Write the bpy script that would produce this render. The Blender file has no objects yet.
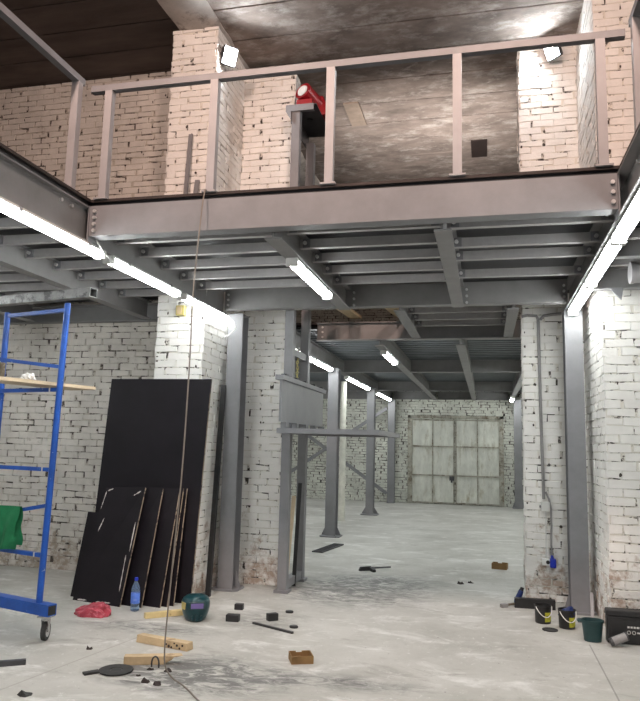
import bpy, bmesh, math, random
from mathutils import Vector, Matrix
C = bpy.context.scene.collection
S = bpy.context.scene
R = random.Random(7)

# ------------------------------------------------------------------ camera, world, lights, exposure
RIGHT, DOWN, FWD = Vector((0.972502, 0.231617, 0.024363)), Vector((-0.007939, 0.137518, -0.990467)), Vector((-0.232759, 0.963038, 0.135576))
cd = bpy.data.cameras.new('camera'); cam = bpy.data.objects.new('camera', cd); C.objects.link(cam)
cd.sensor_fit = 'HORIZONTAL'; cd.sensor_width = 36.0; cd.lens = 692.01 / 640 * 36
cd.clip_start = 0.05; cd.clip_end = 200
M4 = Matrix.Identity(4)
for i in range(3):
    M4[i][0] = RIGHT[i]; M4[i][1] = -DOWN[i]; M4[i][2] = -FWD[i]
M4[2][3] = 1.6
cam.matrix_world = M4
S.camera = cam

EXPOSURE = 0.12
WORLD = 0.22           # added ambient fill, let in where the near end is left unbuilt
TUBE_COL = (0.97, 1.0, 0.985)
TUBE = 34.0            # emission of the batten lamps
FLOOD = 230.0          # emission of the floodlight panels
WARM = 100.0           # watts of each warm hall lamp hung behind the photographer
REAR = 24.0            # watts of each added roof light, unseen beyond the upper piers
w = bpy.data.worlds.new('world'); S.world = w; w.use_nodes = True
w.node_tree.nodes['Background'].inputs[0].default_value = (0.95, 0.98, 1.0, 1)
w.node_tree.nodes['Background'].inputs[1].default_value = WORLD
S.view_settings.view_transform = 'Standard'; S.view_settings.look = 'None'
S.view_settings.exposure = EXPOSURE; S.view_settings.gamma = 1.0; S.view_settings.use_curve_mapping = False
def area_lamp(name, loc, aim, size, watts, col, spread=180):
    ld = bpy.data.lights.new(name, 'AREA'); ld.shape = 'SQUARE'; ld.size = size; ld.energy = watts; ld.color = col
    ld.spread = math.radians(spread)
    o = bpy.data.objects.new(name, ld); C.objects.link(o); o.location = loc
    o.rotation_euler = (Vector(aim) - Vector(loc)).to_track_quat('-Z', 'Y').to_euler()
area_lamp('hall_lamp', (-2.4, 1.2, 6.1), (-2.6, 6.0, 4.6), 0.5, WARM, (1.0, 0.72, 0.60), 130)
area_lamp('hall_lamp', (0.4, 1.2, 6.1), (0.4, 6.0, 4.6), 0.5, WARM, (1.0, 0.72, 0.60), 130)
area_lamp('rear_fill', (-2.62, 8.6, 4.6), (-0.3, 10.6, 6.4), 0.4, REAR, (1.0, 0.92, 0.86), 84)      # unseen pair added beyond the piers to brighten the roof
area_lamp('rear_fill', (0.9, 8.8, 4.6), (-0.9, 10.4, 6.4), 0.4, REAR, (1.0, 0.92, 0.86), 84)

# ------------------------------------------------------------------ materials
def mat(name, col, rough=0.6, metal=0.0, var=0.0, scale=4.0, col2=None, thr=None, bump=0.0, bscale=60.0, stretch=(1, 1, 1), emit=None, spec=0.5, foot=None):
    """one colour, broken up by noise: var lightens/darkens it, col2 appears in patches where noise passes thr"""
    m = bpy.data.materials.new(name); m.use_nodes = True
    nt = m.node_tree; N = nt.nodes; L = nt.links
    b = N['Principled BSDF']; b.inputs['Roughness'].default_value = rough; b.inputs['Metallic'].default_value = metal
    b.inputs['Specular IOR Level'].default_value = spec
    b.inputs['Base Color'].default_value = (*col, 1)
    if emit:
        b.inputs['Emission Color'].default_value = (*emit[0], 1); b.inputs['Emission Strength'].default_value = emit[1]
        return m
    tc = N.new('ShaderNodeTexCoord'); mp = N.new('ShaderNodeMapping'); mp.inputs['Scale'].default_value = stretch
    L.new(tc.outputs['Object'], mp.inputs['Vector'])
    def noise(sc, det=6.0, ro=0.6):
        n = N.new('ShaderNodeTexNoise'); n.inputs['Scale'].default_value = sc; n.inputs['Detail'].default_value = det
        n.inputs['Roughness'].default_value = ro; L.new(mp.outputs[0], n.inputs['Vector']); return n
    def ramp(src, p0, p1, c0, c1):
        r = N.new('ShaderNodeValToRGB'); r.color_ramp.elements[0].position = p0; r.color_ramp.elements[1].position = p1
        r.color_ramp.elements[0].color = (*c0, 1); r.color_ramp.elements[1].color = (*c1, 1)
        L.new(src, r.inputs[0]); return r
    out = None
    if var:
        lo = tuple(c * (1 - var) for c in col); hi = tuple(min(1, c * (1 + var)) for c in col)
        out = ramp(noise(scale, 9.0, 0.66).outputs['Fac'], 0.3, 0.7, lo, hi).outputs[0]
    if col2 is not None:
        n = noise(thr[2] if len(thr) > 2 else scale * 1.7, 10.0, 0.74)
        f = ramp(n.outputs['Fac'], thr[0], thr[1], (0, 0, 0), (1, 1, 1))
        mx = N.new('ShaderNodeMix'); mx.data_type = 'RGBA'
        L.new(f.outputs[0], mx.inputs['Factor'])
        if out: L.new(out, mx.inputs['A'])
        else: mx.inputs['A'].default_value = (*col, 1)
        mx.inputs['B'].default_value = (*col2, 1)
        out = mx.outputs['Result']
    if foot:
        sx = N.new('ShaderNodeSeparateXYZ'); L.new(tc.outputs['Object'], sx.inputs[0])
        n = noise(6.0, 9.0, 0.7)
        def mth(op, a, c):
            q = N.new('ShaderNodeMath'); q.operation = op
            for i, v in enumerate((a, c)):
                if isinstance(v, (int, float)): q.inputs[i].default_value = v
                else: L.new(v, q.inputs[i])
            return q.outputs[0]
        lev = mth('MULTIPLY', mth('SUBTRACT', 0.85, sx.outputs[2]), 0.22)
        f = ramp(mth('ADD', n.outputs['Fac'], mth('MINIMUM', lev, 0.16)), 0.60, 0.72, (0, 0, 0), (.85, .85, .85))
        mx = N.new('ShaderNodeMix'); mx.data_type = 'RGBA'; L.new(f.outputs[0], mx.inputs['Factor']); L.new(out, mx.inputs['A'])
        mx.inputs['B'].default_value = (*foot, 1); out = mx.outputs['Result']
    if out: L.new(out, b.inputs['Base Color'])
    if bump:
        n = noise(bscale, 6.0, 0.6); bp = N.new('ShaderNodeBump'); bp.inputs['Strength'].default_value = bump
        bp.inputs['Distance'].default_value = 0.01
        L.new(n.outputs['Fac'], bp.inputs['Height']); L.new(bp.outputs[0], b.inputs['Normal'])
    return m

MT = {}
MT['steel'] = mat('grey_primed_steel', (0.205, 0.205, 0.217), 0.5, 0.0, 0.14, 3.0, bump=0.05, bscale=90)
MT['steel_dark'] = mat('dark_steel', (0.06, 0.06, 0.065), 0.5, 0.3, 0.3, 5.0)
MT['beam'] = mat('primed_steel_lit', (0.225, 0.22, 0.222), 0.5, 0.0, 0.14, 3.0, bump=0.05, bscale=90)  # the columns' primer, lightened in colour for the light on overhead beams
MT['joist'] = mat('joist_primer', (0.37, 0.36, 0.362), 0.42, 0.0, 0.15, 4.0)
MT['steel_light'] = mat('light_grey_steel', (0.33, 0.32, 0.33), 0.45, 0.0, 0.12, 3.0)
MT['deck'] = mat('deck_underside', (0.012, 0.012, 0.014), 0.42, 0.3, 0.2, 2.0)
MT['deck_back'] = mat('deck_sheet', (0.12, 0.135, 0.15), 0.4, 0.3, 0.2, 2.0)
MT['deck_top'] = mat('dark_edge_board', (0.03, 0.02, 0.018), 0.7, 0.0, 0.3, 5.0)
MT['bolt'] = mat('zinc_bolt', (0.72, 0.72, 0.72), 0.3, 0.6, 0.1, 20.0)
MT['scratched'] = mat('scratched_steel', (0.17, 0.17, 0.17), 0.4, 0.4, 0.3, 12.0, (0.05, 0.05, 0.05), (0.5, 0.56, 9.0))
MT['brick'] = mat('whitewashed_brick', (0.80, 0.785, 0.755), 0.85, 0, 0.10, 2.6, (0.40, 0.33, 0.27), (0.66, 0.74, 7.0), bump=0.6, bscale=38, foot=(0.36, 0.25, 0.18))
MT['brick_worn_dim'] = mat('worn_dimmed_brick', (0.68, 0.645, 0.60), 0.88, 0, 0.17, 2.6, (0.30, 0.25, 0.20), (0.60, 0.70, 6.0), bump=0.7, bscale=38, foot=(0.34, 0.27, 0.21))  # worn patches, on a base also darkened for this wall's weaker light
MT['brick_back'] = mat('mottled_whitewashed_brick', (0.66, 0.67, 0.61), 0.88, 0, 0.2, 3.0, (0.16, 0.14, 0.11), (0.57, 0.62, 13.0), bump=0.5, bscale=30)
MT['pit'] = mat('chipped_brick_pit', (0.06, 0.048, 0.042), 0.95, 0, 0.4, 9.0)
MT['mortar'] = mat('broken_mortar', (0.05, 0.042, 0.037), 0.95, 0, 0.4, 6.0, (0.70, 0.67, 0.61), (0.43, 0.49, 10.0))
MT['mortar_worn'] = mat('gappy_mortar', (0.07, 0.058, 0.05), 0.95, 0, 0.4, 6.0, (0.52, 0.48, 0.42), (0.45, 0.52, 9.0))
MT['mortar_dark'] = mat('dark_mortar', (0.04, 0.034, 0.03), 0.95, 0, 0.4, 6.0, (0.42, 0.39, 0.35), (0.48, 0.56, 9.0))
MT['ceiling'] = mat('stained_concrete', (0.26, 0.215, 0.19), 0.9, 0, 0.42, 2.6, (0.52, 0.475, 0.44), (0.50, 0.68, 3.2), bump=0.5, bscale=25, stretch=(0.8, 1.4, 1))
MT['ceiling_shaded'] = mat('shaded_boarded_ceiling', (0.115, 0.092, 0.083), 0.85, 0, 0.4, 2.2, (0.15, 0.125, 0.11), (0.62, 0.8, 2.0), bump=0.4, bscale=25, stretch=(0.4, 1.6, 1))  # colour darkened for the shade beyond the floodlights' reach
MT['girder'] = mat('whitewashed_concrete', (0.56, 0.53, 0.50), 0.9, 0, 0.25, 2.5, (0.2, 0.17, 0.15), (0.55, 0.70, 3.5), bump=0.5, bscale=25)
MT['patch'] = mat('pale_patch', (0.33, 0.265, 0.215), 0.9, 0, 0.2, 6.0)
MT['black_sheet'] = mat('black_film_plywood', (0.0105, 0.0085, 0.0115), 0.5, 0, 0.25, 3.0, bump=0.03, bscale=120, spec=0.22)
MT['sheet_edge'] = mat('plywood_edge', (0.34, 0.27, 0.20), 0.8, 0, 0.3, 12.0, (0.05, 0.04, 0.035), (0.5, 0.58, 12.0))
MT['chip'] = mat('chipped_film', (0.55, 0.52, 0.50), 0.8, 0, 0.3, 20.0)
MT['blue'] = mat('blue_paint', (0.010, 0.082, 0.40), 0.42, 0, 0.3, 5.0, (0.55, 0.60, 0.68), (0.63, 0.67, 16.0))
MT['wood'] = mat('pale_timber', (0.50, 0.38, 0.23), 0.8, 0, 0.22, 6.0, (0.22, 0.14, 0.07), (0.60, 0.72, 5.0), stretch=(1, 1, 1))
MT['wood_yellow'] = mat('yellow_timber', (0.62, 0.50, 0.25), 0.75, 0, 0.2, 6.0, (0.30, 0.2, 0.07), (0.62, 0.72, 7.0))
MT['plank'] = mat('weathered_plank', (0.58, 0.47, 0.33), 0.8, 0, 0.2, 5.0)
MT['cardboard'] = mat('cardboard', (0.25, 0.15, 0.062), 0.85, 0, 0.15, 9.0)
MT['cloth_green'] = mat('green_cloth', (0.010, 0.16, 0.062), 0.9, 0, 0.3, 6.0, bump=0.3, bscale=60)
MT['red'] = mat('red_paint', (0.27, 0.004, 0.010), 0.4, 0, 0.25, 7.0)
MT['light_grey'] = mat('pale_grey_plastic', (0.62, 0.62, 0.60), 0.5, 0, 0.05, 9.0)
MT['white'] = mat('white_plastic', (0.80, 0.80, 0.78), 0.5, 0, 0.04, 9.0)
MT['black'] = mat('black_plastic', (0.016, 0.016, 0.017), 0.45, 0, 0.3, 9.0)
MT['rubber'] = mat('dark_rubber', (0.03, 0.03, 0.03), 0.75, 0, 0.35, 20.0)
MT['tealdark'] = mat('dark_teal_plastic', (0.012, 0.045, 0.048), 0.45, 0, 0.2, 9.0)
MT['teal'] = mat('teal_shell', (0.005, 0.042, 0.052), 0.3, 0, 0.3, 9.0, (0.02, 0.02, 0.03), (0.58, 0.64, 9.0))
MT['visor'] = mat('violet_visor', (0.16, 0.12, 0.33), 0.12, 0, 0.1, 9.0)
MT['lens_yellow'] = mat('yellow_lining', (0.5, 0.42, 0.15), 0.5, 0, 0.2, 9.0)
MT['bag'] = mat('red_film', (0.42, 0.055, 0.085), 0.35, 0, 0.35, 9.0, (0.68, 0.25, 0.30), (0.55, 0.66, 16.0))
MT['label_yellow'] = mat('yellow_label', (0.42, 0.42, 0.03), 0.6, 0, 0.3, 14.0, (0.05, 0.09, 0.02), (0.56, 0.6, 22.0))
MT['label_blue'] = mat('blue_label', (0.10, 0.22, 0.75), 0.5, 0, 0.2, 20.0, (0.7, 0.75, 0.9), (0.58, 0.62, 30.0))
MT['blueplug'] = mat('blue_plastic', (0.01, 0.03, 0.42), 0.4, 0, 0.15, 9.0)
MT['navy'] = mat('navy_plastic', (0.012, 0.03, 0.14), 0.45, 0, 0.2, 9.0)
MT['wire'] = mat('grey_cable', (0.20, 0.175, 0.15), 0.6, 0, 0.15, 9.0)
MT['conduit'] = mat('grey_conduit', (0.27, 0.26, 0.26), 0.55, 0, 0.1, 9.0)
MT['chain'] = mat('yellow_chain', (0.45, 0.40, 0.16), 0.5, 0.3, 0.2, 20.0)
MT['chrome'] = mat('bright_metal', (0.62, 0.62, 0.63), 0.25, 0.8, 0.1, 20.0)
MT['gate'] = mat('weathered_gate_paint', (0.58, 0.59, 0.54), 0.8, 0, 0.2, 2.6, (0.30, 0.26, 0.17), (0.53, 0.72, 2.0), stretch=(2.2, 1, 0.8))
MT['rust'] = mat('rusty_frame', (0.16, 0.125, 0.085), 0.85, 0, 0.4, 5.0, (0.42, 0.40, 0.34), (0.52, 0.6, 5.0))
MT['gate_frame'] = mat('rusting_frame_paint', (0.36, 0.35, 0.30), 0.85, 0, 0.3, 5.0, (0.15, 0.12, 0.085), (0.5, 0.62, 6.0))
MT['whitepole'] = mat('whitewashed_pole', (0.60, 0.60, 0.54), 0.85, 0, 0.2, 6.0)
MT['tube'] = mat('lamp_diffuser', (0.9, 0.9, 0.9), 0.5, emit=(TUBE_COL, TUBE))
MT['floodpanel'] = mat('flood_panel', (0.9, 0.9, 0.9), 0.5, emit=((0.90, 0.96, 1.0), FLOOD))
gl = bpy.data.materials.new('clear_bottle'); gl.use_nodes = True
gb = gl.node_tree.nodes['Principled BSDF']; gb.inputs['Base Color'].default_value = (0.55, 0.75, 1.0, 1)
gb.inputs['Roughness'].default_value = 0.08; gb.inputs['Transmission Weight'].default_value = 0.85; gb.inputs['IOR'].default_value = 1.2
MT['clear'] = gl

def floor_material():
    m = bpy.data.materials.new('dusty_concrete_floor'); m.use_nodes = True
    nt = m.node_tree; N = nt.nodes; L = nt.links; b = N['Principled BSDF']; b.inputs['Roughness'].default_value = 0.6
    tc = N.new('ShaderNodeTexCoord')
    def noise(sc, det=8.0, ro=0.65, st=(1, 1, 1), dist=0.0):
        mp = N.new('ShaderNodeMapping'); mp.inputs['Scale'].default_value = st; L.new(tc.outputs['Object'], mp.inputs['Vector'])
        n = N.new('ShaderNodeTexNoise'); n.inputs['Scale'].default_value = sc; n.inputs['Detail'].default_value = det
        n.inputs['Roughness'].default_value = ro; n.inputs['Distortion'].default_value = dist
        L.new(mp.outputs[0], n.inputs['Vector']); return n.outputs['Fac']
    def ramp(src, p0, p1, c0, c1):
        r = N.new('ShaderNodeValToRGB'); r.color_ramp.elements[0].position = p0; r.color_ramp.elements[1].position = p1
        r.color_ramp.elements[0].color = (*c0, 1); r.color_ramp.elements[1].color = (*c1, 1); L.new(src, r.inputs[0]); return r.outputs[0]
    def math_(op, a, b_=None):
        n = N.new('ShaderNodeMath'); n.operation = op
        for i, v in enumerate((a, b_)):
            if v is None: continue
            if isinstance(v, (int, float)): n.inputs[i].default_value = v
            else: L.new(v, n.inputs[i])
        return n.outputs[0]
    def mix(f, a, c):
        mx = N.new('ShaderNodeMix'); mx.data_type = 'RGBA'; L.new(f, mx.inputs['Factor']); L.new(a, mx.inputs['A'])
        mx.inputs['B'].default_value = (*c, 1); return mx.outputs['Result']
    col = ramp(noise(0.9), 0.3, 0.7, (0.36, 0.355, 0.325), (0.56, 0.555, 0.525))
    col = mix(ramp(noise(2.3, 9, 0.7, (0.7, 1.3, 1), 0.6), 0.53, 0.68, (0, 0, 0), (.85, .85, .85)), col, (0.72, 0.72, 0.70))   # pale dust
    col = mix(ramp(noise(1.7, 10, 0.72, (1, 1.5, 1), 0.8), 0.56, 0.70, (0, 0, 0), (.85, .85, .85)), col, (0.29, 0.28, 0.255))      # worn bare cement
    col = mix(ramp(noise(6.5, 10, 0.75, (1, 1.6, 1), 0.5), 0.54, 0.66, (0, 0, 0), (.55, .55, .55)), col, (0.36, 0.35, 0.32))    # fine scuffing
    col = mix(ramp(noise(11.0, 10, 0.75, (1.4, 1, 1), 0.3), 0.58, 0.68, (0, 0, 0), (.7, .7, .7)), col, (0.70, 0.70, 0.68))     # chalky flecks
    col = mix(ramp(noise(30.0, 4, 0.5), 0.70, 0.74, (0, 0, 0), (.8, .8, .8)), col, (0.14, 0.135, 0.125))                       # specks of grit
    sx = N.new('ShaderNodeSeparateXYZ'); L.new(tc.outputs['Object'], sx.inputs[0]); X, Y = sx.outputs[0], sx.outputs[1]
    streak = noise(5.0, 9, 0.75, (1.0, 2.2, 1), 1.2)
    def smudge(cx, cy, rx, ry, amt):
        d = math_('SQRT', math_('ADD', math_('POWER', math_('DIVIDE', math_('SUBTRACT', X, cx), rx), 2.0), math_('POWER', math_('DIVIDE', math_('SUBTRACT', Y, cy), ry), 2.0)))
        f = math_('MULTIPLY', math_('SUBTRACT', 1.0, d), 1.0); f = math_('MAXIMUM', f, 0.0)
        return math_('MULTIPLY', math_('MULTIPLY', f, ramp(streak, 0.42, 0.62, (0, 0, 0), (1, 1, 1))), amt)
    f = smudge(-1.5, 7.9, 1.1, 1.0, 1.5)
    for a in ((-2.0, 4.75, 0.85, 0.5, 2.0), (-2.9, 5.75, 0.8, 0.25, 1.0), (-1.2, 8.6, 0.9, 0.6, 1.0), (-1.0, 4.9, 0.8, 0.2, 0.9), (-2.0, 6.3, 0.5, 0.5, 0.7)):
        f = math_('ADD', f, smudge(*a))
    f = math_('MINIMUM', math_('MULTIPLY', f, 1.3), 0.85)
    col = mix(f, col, (0.10, 0.10, 0.10))
    f = math_('MULTIPLY', math_('LESS_THAN', math_('ABSOLUTE', math_('SUBTRACT', X, 0.827)), 0.006), 0.6)          # floor joint
    f = math_('MULTIPLY', f, math_('LESS_THAN', Y, 6.45)); col = mix(f, col, (0.15, 0.14, 0.13))
    lx = math_('ADD', math_('MULTIPLY', math_('SUBTRACT', Y, 4.09), 0.173), -3.037)
    f = math_('MULTIPLY', math_('LESS_THAN', math_('ABSOLUTE', math_('SUBTRACT', X, lx)), 0.008), 0.5)
    f = math_('MULTIPLY', f, math_('LESS_THAN', Y, 5.9)); col = mix(f, col, (0.28, 0.26, 0.23))
    L.new(col, b.inputs['Base Color'])
    bp = N.new('ShaderNodeBump'); bp.inputs['Strength'].default_value = 0.25; bp.inputs['Distance'].default_value = 0.02
    L.new(noise(14.0), bp.inputs['Height']); L.new(bp.outputs[0], b.inputs['Normal'])
    return m
MT['floor'] = floor_material()

# ------------------------------------------------------------------ mesh helpers
class MB:
    def __init__(self): self.v = []; self.f = []; self.mi = []; self.mats = []; self.cur = 0
    def use(self, m):
        if m not in self.mats: self.mats.append(m)
        self.cur = self.mats.index(m); return self
    def add(self, vs, fs):
        n = len(self.v); self.v += [tuple(v) for v in vs]
        for f in fs: self.f.append([i + n for i in f]); self.mi.append(self.cur)
        return self
    def box(self, x0, x1, y0, y1, z0, z1):
        return self.add([(x0, y0, z0), (x1, y0, z0), (x1, y1, z0), (x0, y1, z0), (x0, y0, z1), (x1, y0, z1), (x1, y1, z1), (x0, y1, z1)],
                        [(0, 3, 2, 1), (4, 5, 6, 7), (0, 1, 5, 4), (1, 2, 6, 5), (2, 3, 7, 6), (3, 0, 4, 7)])
    def cbox(self, c, s): return self.box(c[0] - s[0] / 2, c[0] + s[0] / 2, c[1] - s[1] / 2, c[1] + s[1] / 2, c[2] - s[2] / 2, c[2] + s[2] / 2)
    def hexa(self, b, t):      # four bottom and four top corners
        return self.add(list(b) + list(t), [(0, 3, 2, 1), (4, 5, 6, 7), (0, 1, 5, 4), (1, 2, 6, 5), (2, 3, 7, 6), (3, 0, 4, 7)])
    def slab(self, q, th):     # quad corners thickened backwards along its normal
        q = [Vector(p) for p in q]; n = (q[1] - q[0]).cross(q[3] - q[0]).normalized() * th
        return self.hexa([p - n for p in q], q)
    def extrude(self, prof, p0, p1, up=(0, 0, 1), caps=True):
        p0, p1 = Vector(p0), Vector(p1); d = (p1 - p0).normalized(); up = Vector(up)
        s = d.cross(up).normalized(); u = s.cross(d).normalized(); k = len(prof)
        vs = [p0 + s * a + u * b for a, b in prof] + [p1 + s * a + u * b for a, b in prof]
        fs = [(i, (i + 1) % k, k + (i + 1) % k, k + i) for i in range(k)]
        if caps: fs += [tuple(range(k - 1, -1, -1)), tuple(range(k, 2 * k))]
        return self.add(vs, fs)
    def bar(self, p0, p1, wd, ht, up=(0, 0, 1)):
        a, b = wd / 2, ht / 2; return self.extrude([(-a, -b), (a, -b), (a, b), (-a, b)], p0, p1, up)
    def ibeam(self, p0, p1, h, wd, tf=0.012, tw=0.009, up=(0, 0, 1)):   # p0,p1 = centre of bottom flange underside
        a, t = wd / 2, tw / 2
        return self.extrude([(-a, 0), (a, 0), (a, tf), (t, tf), (t, h - tf), (a, h - tf), (a, h), (-a, h), (-a, h - tf), (-t, h - tf), (-t, tf), (-a, tf)], p0, p1, up)
    def channel(self, p0, p1, h, wd, t=0.008, up=(0, 0, 1), side=1):
        s = side
        return self.extrude([(0, 0), (s * wd, 0), (s * wd, t), (s * t, t), (s * t, h - t), (s * wd, h - t), (s * wd, h), (0, h)][::s], p0, p1, up)
    def cyl(self, p0, p1, r0, r1=None, n=16, caps=True):
        r1 = r0 if r1 is None else r1
        p0, p1 = Vector(p0), Vector(p1); d = (p1 - p0).normalized()
        s = d.cross(Vector((0, 0, 1)) if abs(d.z) < 0.9 else Vector((1, 0, 0))).normalized(); u = s.cross(d)
        cs = [(math.cos(2 * math.pi * i / n), math.sin(2 * math.pi * i / n)) for i in range(n)]
        vs = [p0 + (s * a + u * b) * r0 for a, b in cs] + [p1 + (s * a + u * b) * r1 for a, b in cs]
        fs = [(i, (i + 1) % n, n + (i + 1) % n, n + i) for i in range(n)]
        if caps: fs += [tuple(range(n - 1, -1, -1)), tuple(range(n, 2 * n))]
        return self.add(vs, fs)
    def lathe(self, prof, c=(0, 0, 0), n=24, sx=1.0, sy=1.0):      # profile of (radius, z), open
        vs = []; fs = []; k = len(prof)
        for r, z in prof:
            for i in range(n):
                a = 2 * math.pi * i / n; vs.append((c[0] + r * math.cos(a) * sx, c[1] + r * math.sin(a) * sy, c[2] + z))
        for j in range(k - 1):
            for i in range(n): fs.append((j * n + i, j * n + (i + 1) % n, (j + 1) * n + (i + 1) % n, (j + 1) * n + i))
        if prof[0][0] > 1e-4: fs.append(tuple(range(n - 1, -1, -1)))
        if prof[-1][0] > 1e-4: fs.append(tuple((k - 1) * n + i for i in range(n)))
        return self.add(vs, fs)
    def tube(self, pts, r, n=8):
        pts = [Vector(p) for p in pts]; vs = []; fs = []
        pu = None
        for i, p in enumerate(pts):
            d = (pts[min(i + 1, len(pts) - 1)] - pts[max(i - 1, 0)]).normalized()
            if pu is None: pu = Vector((0, 0, 1)) if abs(d.z) < 0.9 else Vector((1, 0, 0))
            s = d.cross(pu).normalized(); pu = s.cross(d).normalized()
            for k in range(n):
                a = 2 * math.pi * k / n; vs.append(p + (s * math.cos(a) + pu * math.sin(a)) * r)
        for i in range(len(pts) - 1):
            for k in range(n): fs.append((i * n + k, i * n + (k + 1) % n, (i + 1) * n + (k + 1) % n, (i + 1) * n + k))
        fs += [tuple(range(n - 1, -1, -1)), tuple(range((len(pts) - 1) * n, len(pts) * n))]
        return self.add(vs, fs)
    def ngon_prism(self, pts, z0, z1):        # plan outline raised from z0 to z1
        k = len(pts); vs = [(x, y, z0) for x, y in pts] + [(x, y, z1) for x, y in pts]
        return self.add(vs, [tuple(range(k - 1, -1, -1)), tuple(range(k, 2 * k))] + [(i, (i + 1) % k, k + (i + 1) % k, k + i) for i in range(k)])
    def build(self, name, m=None, parent=None, smooth=False, bevel=0.0, fix=True):
        me = bpy.data.meshes.new(name); me.from_pydata([tuple(v) for v in self.v], [], self.f)
        ms = self.mats or []
        if m is not None: ms = [m]
        for x in ms: me.materials.append(MT[x] if isinstance(x, str) else x)
        if len(ms) > 1:
            me.polygons.foreach_set('material_index', self.mi)
        if fix:
            bm = bmesh.new(); bm.from_mesh(me); bmesh.ops.recalc_face_normals(bm, faces=bm.faces); bm.to_mesh(me); bm.free()
        if smooth:
            me.polygons.foreach_set('use_smooth', [True] * len(me.polygons))
            try: me.set_sharp_from_angle(angle=math.radians(40))
            except Exception: pass
        o = bpy.data.objects.new(name, me); C.objects.link(o)
        if parent is not None:
            o.parent = parent
        if bevel:
            md = o.modifiers.new('bevel', 'BEVEL'); md.width = bevel; md.segments = 2; md.limit_method = 'ANGLE'
        return o

def tag(o, label, cat=None, group=None, kind=None):
    o['label'] = label
    if cat: o['category'] = cat
    if group: o['group'] = group
    if kind: o['kind'] = kind
    return o
def thing(name, label, cat, loc=(0, 0, 0), rz=0.0, group=None, kind=None):
    o = bpy.data.objects.new(name, None); o.empty_display_size = 0.1; C.objects.link(o)
    o.location = loc; o.rotation_euler = (0, 0, rz)
    return tag(o, label, cat, group, kind)
def struct(o, label, cat): return tag(o, label, cat, None, 'structure')
def dup(root, loc, rz=None, label=None, group=None):
    r = root.copy(); C.objects.link(r); r.location = loc
    if rz is not None: r.rotation_euler = (0, 0, rz)
    if label: r['label'] = label
    if group: r['group'] = group
    for ch in list(root.children):
        c = ch.copy(); C.objects.link(c); c.parent = r
        for g in list(ch.children):
            d = g.copy(); C.objects.link(d); d.parent = c
    return r
def chan(o): return o

# ------------------------------------------------------------------ structure: floor, walls, piers, ceiling, gate
mb = MB(); mb.box(-9, 5, -6, 21.2, -0.2, 0.0)
struct(mb.build('floor', 'floor'), 'pale dusty concrete floor with dark smudges and dust streaks', 'floor')

HC, LB = 0.080, 0.258        # brick course and brick length with joint
def brick_face(mb, o, u, n, L, z0, z1, bm_, rag=(0, 0), seed=1, deep=0.30):
    """courses of bricks standing out from the core plane through o, along u, facing n"""
    r = random.Random(seed); o, u, n = Vector(o), Vector(u), Vector(n); zz = Vector((0, 0, 1)); D = 0.009
    k = 0; z = z0
    mb.use(bm_)
    while z < z1 - 0.02:
        h = min(HC, z1 - z); x = -LB * (0.5 if k % 2 else 0.0) + r.uniform(-.015, .015) - (LB if r.random() < .0 else 0)
        while x < L - 0.01:
            l = LB + r.uniform(-.012, .012)
            a, b = max(x, 0.0), min(x + l, L)
            if b - a > 0.03:
                ea = a - r.uniform(0, rag[0]) if a == 0 else a
                eb = b + r.uniform(0, rag[1]) if b == L else b
                g = [0.001 + r.random() * 0.003 for _ in range(4)]
                for q in range(4):
                    if r.random() < deep * (1.0 if q < 2 else 0.55): g[q] += r.uniform(.007, .026) * (1 if q < 2 else .55)
                j = lambda s=.006: r.uniform(-s, s)
                d = D + r.uniform(-.004, .004)
                P = [(ea + g[0] + j(), z + g[2] + j()), (eb - g[1] + j(), z + g[3] * .7 + j()), (eb - g[1] + j(), z + h - g[3] + j()), (ea + g[0] + j(), z + h - g[2] * .7 + j())]
                s = .003
                Q = [(P[0][0] + s, P[0][1] + s), (P[1][0] - s, P[1][1] + s), (P[2][0] - s, P[2][1] - s), (P[3][0] + s, P[3][1] - s)]
                vs = [o + u * p + zz * q for p, q in P] + [o + u * p + zz * q + n * (d + j(.002)) for p, q in Q]
                mb.add(vs, [(4, 5, 6, 7), (0, 1, 5, 4), (1, 2, 6, 5), (2, 3, 7, 6), (3, 0, 4, 7)])
                if r.random() < deep * .55:           # a chipped corner that shows dark behind the paint
                    cx, cz = (ea if r.random() < .5 else eb) + r.uniform(-.02, .02), z + r.choice((.008, HC * .5, HC - .01)); m_ = 6
                    w_, h_ = r.uniform(.008, .022), r.uniform(.008, .026)
                    cx = min(max(cx, .03), L - .03)
                    cur = mb.cur; mb.use('pit')
                    mb.add([o + u * (cx + w_ * r.uniform(.5, 1) * math.cos(a)) + zz * (cz + h_ * r.uniform(.5, 1) * math.sin(a)) + n * (D + .0065) for a in [2 * math.pi * q_ / m_ for q_ in range(m_)]], [tuple(range(m_))])
                    mb.use(bm_)
            x += l
        z += h; k += 1
def brick_box(name, x0, x1, y0, y1, z0, z1, faces, bm_='brick', mort='mortar', label='', cat='wall', seed=1, deep=0.31):
    mb = MB(); mb.use(mort); c = .013
    mb.box(x0 + c, x1 - c, y0 + c, y1 - c, z0, z1)
    if 'f' in faces: brick_face(mb, (x0, y0 + c, 0), (1, 0, 0), (0, -1, 0), x1 - x0, z0, z1, bm_, (.008, .008), seed, deep)
    if 'r' in faces: brick_face(mb, (x1 - c, y0, 0), (0, 1, 0), (1, 0, 0), y1 - y0, z0, z1, bm_, (.0, .0), seed + 1, deep)
    if 'l' in faces: brick_face(mb, (x0 + c, y0, 0), (0, 1, 0), (-1, 0, 0), y1 - y0, z0, z1, bm_, (.0, .0), seed + 2, deep)
    if 'b' in faces: brick_face(mb, (x0, y1 - c, 0), (1, 0, 0), (0, 1, 0), x1 - x0, z0, z1, bm_, (.008, .008), seed + 3, deep)
    return struct(mb.build(name), label, cat)
ZC = 6.42
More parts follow.
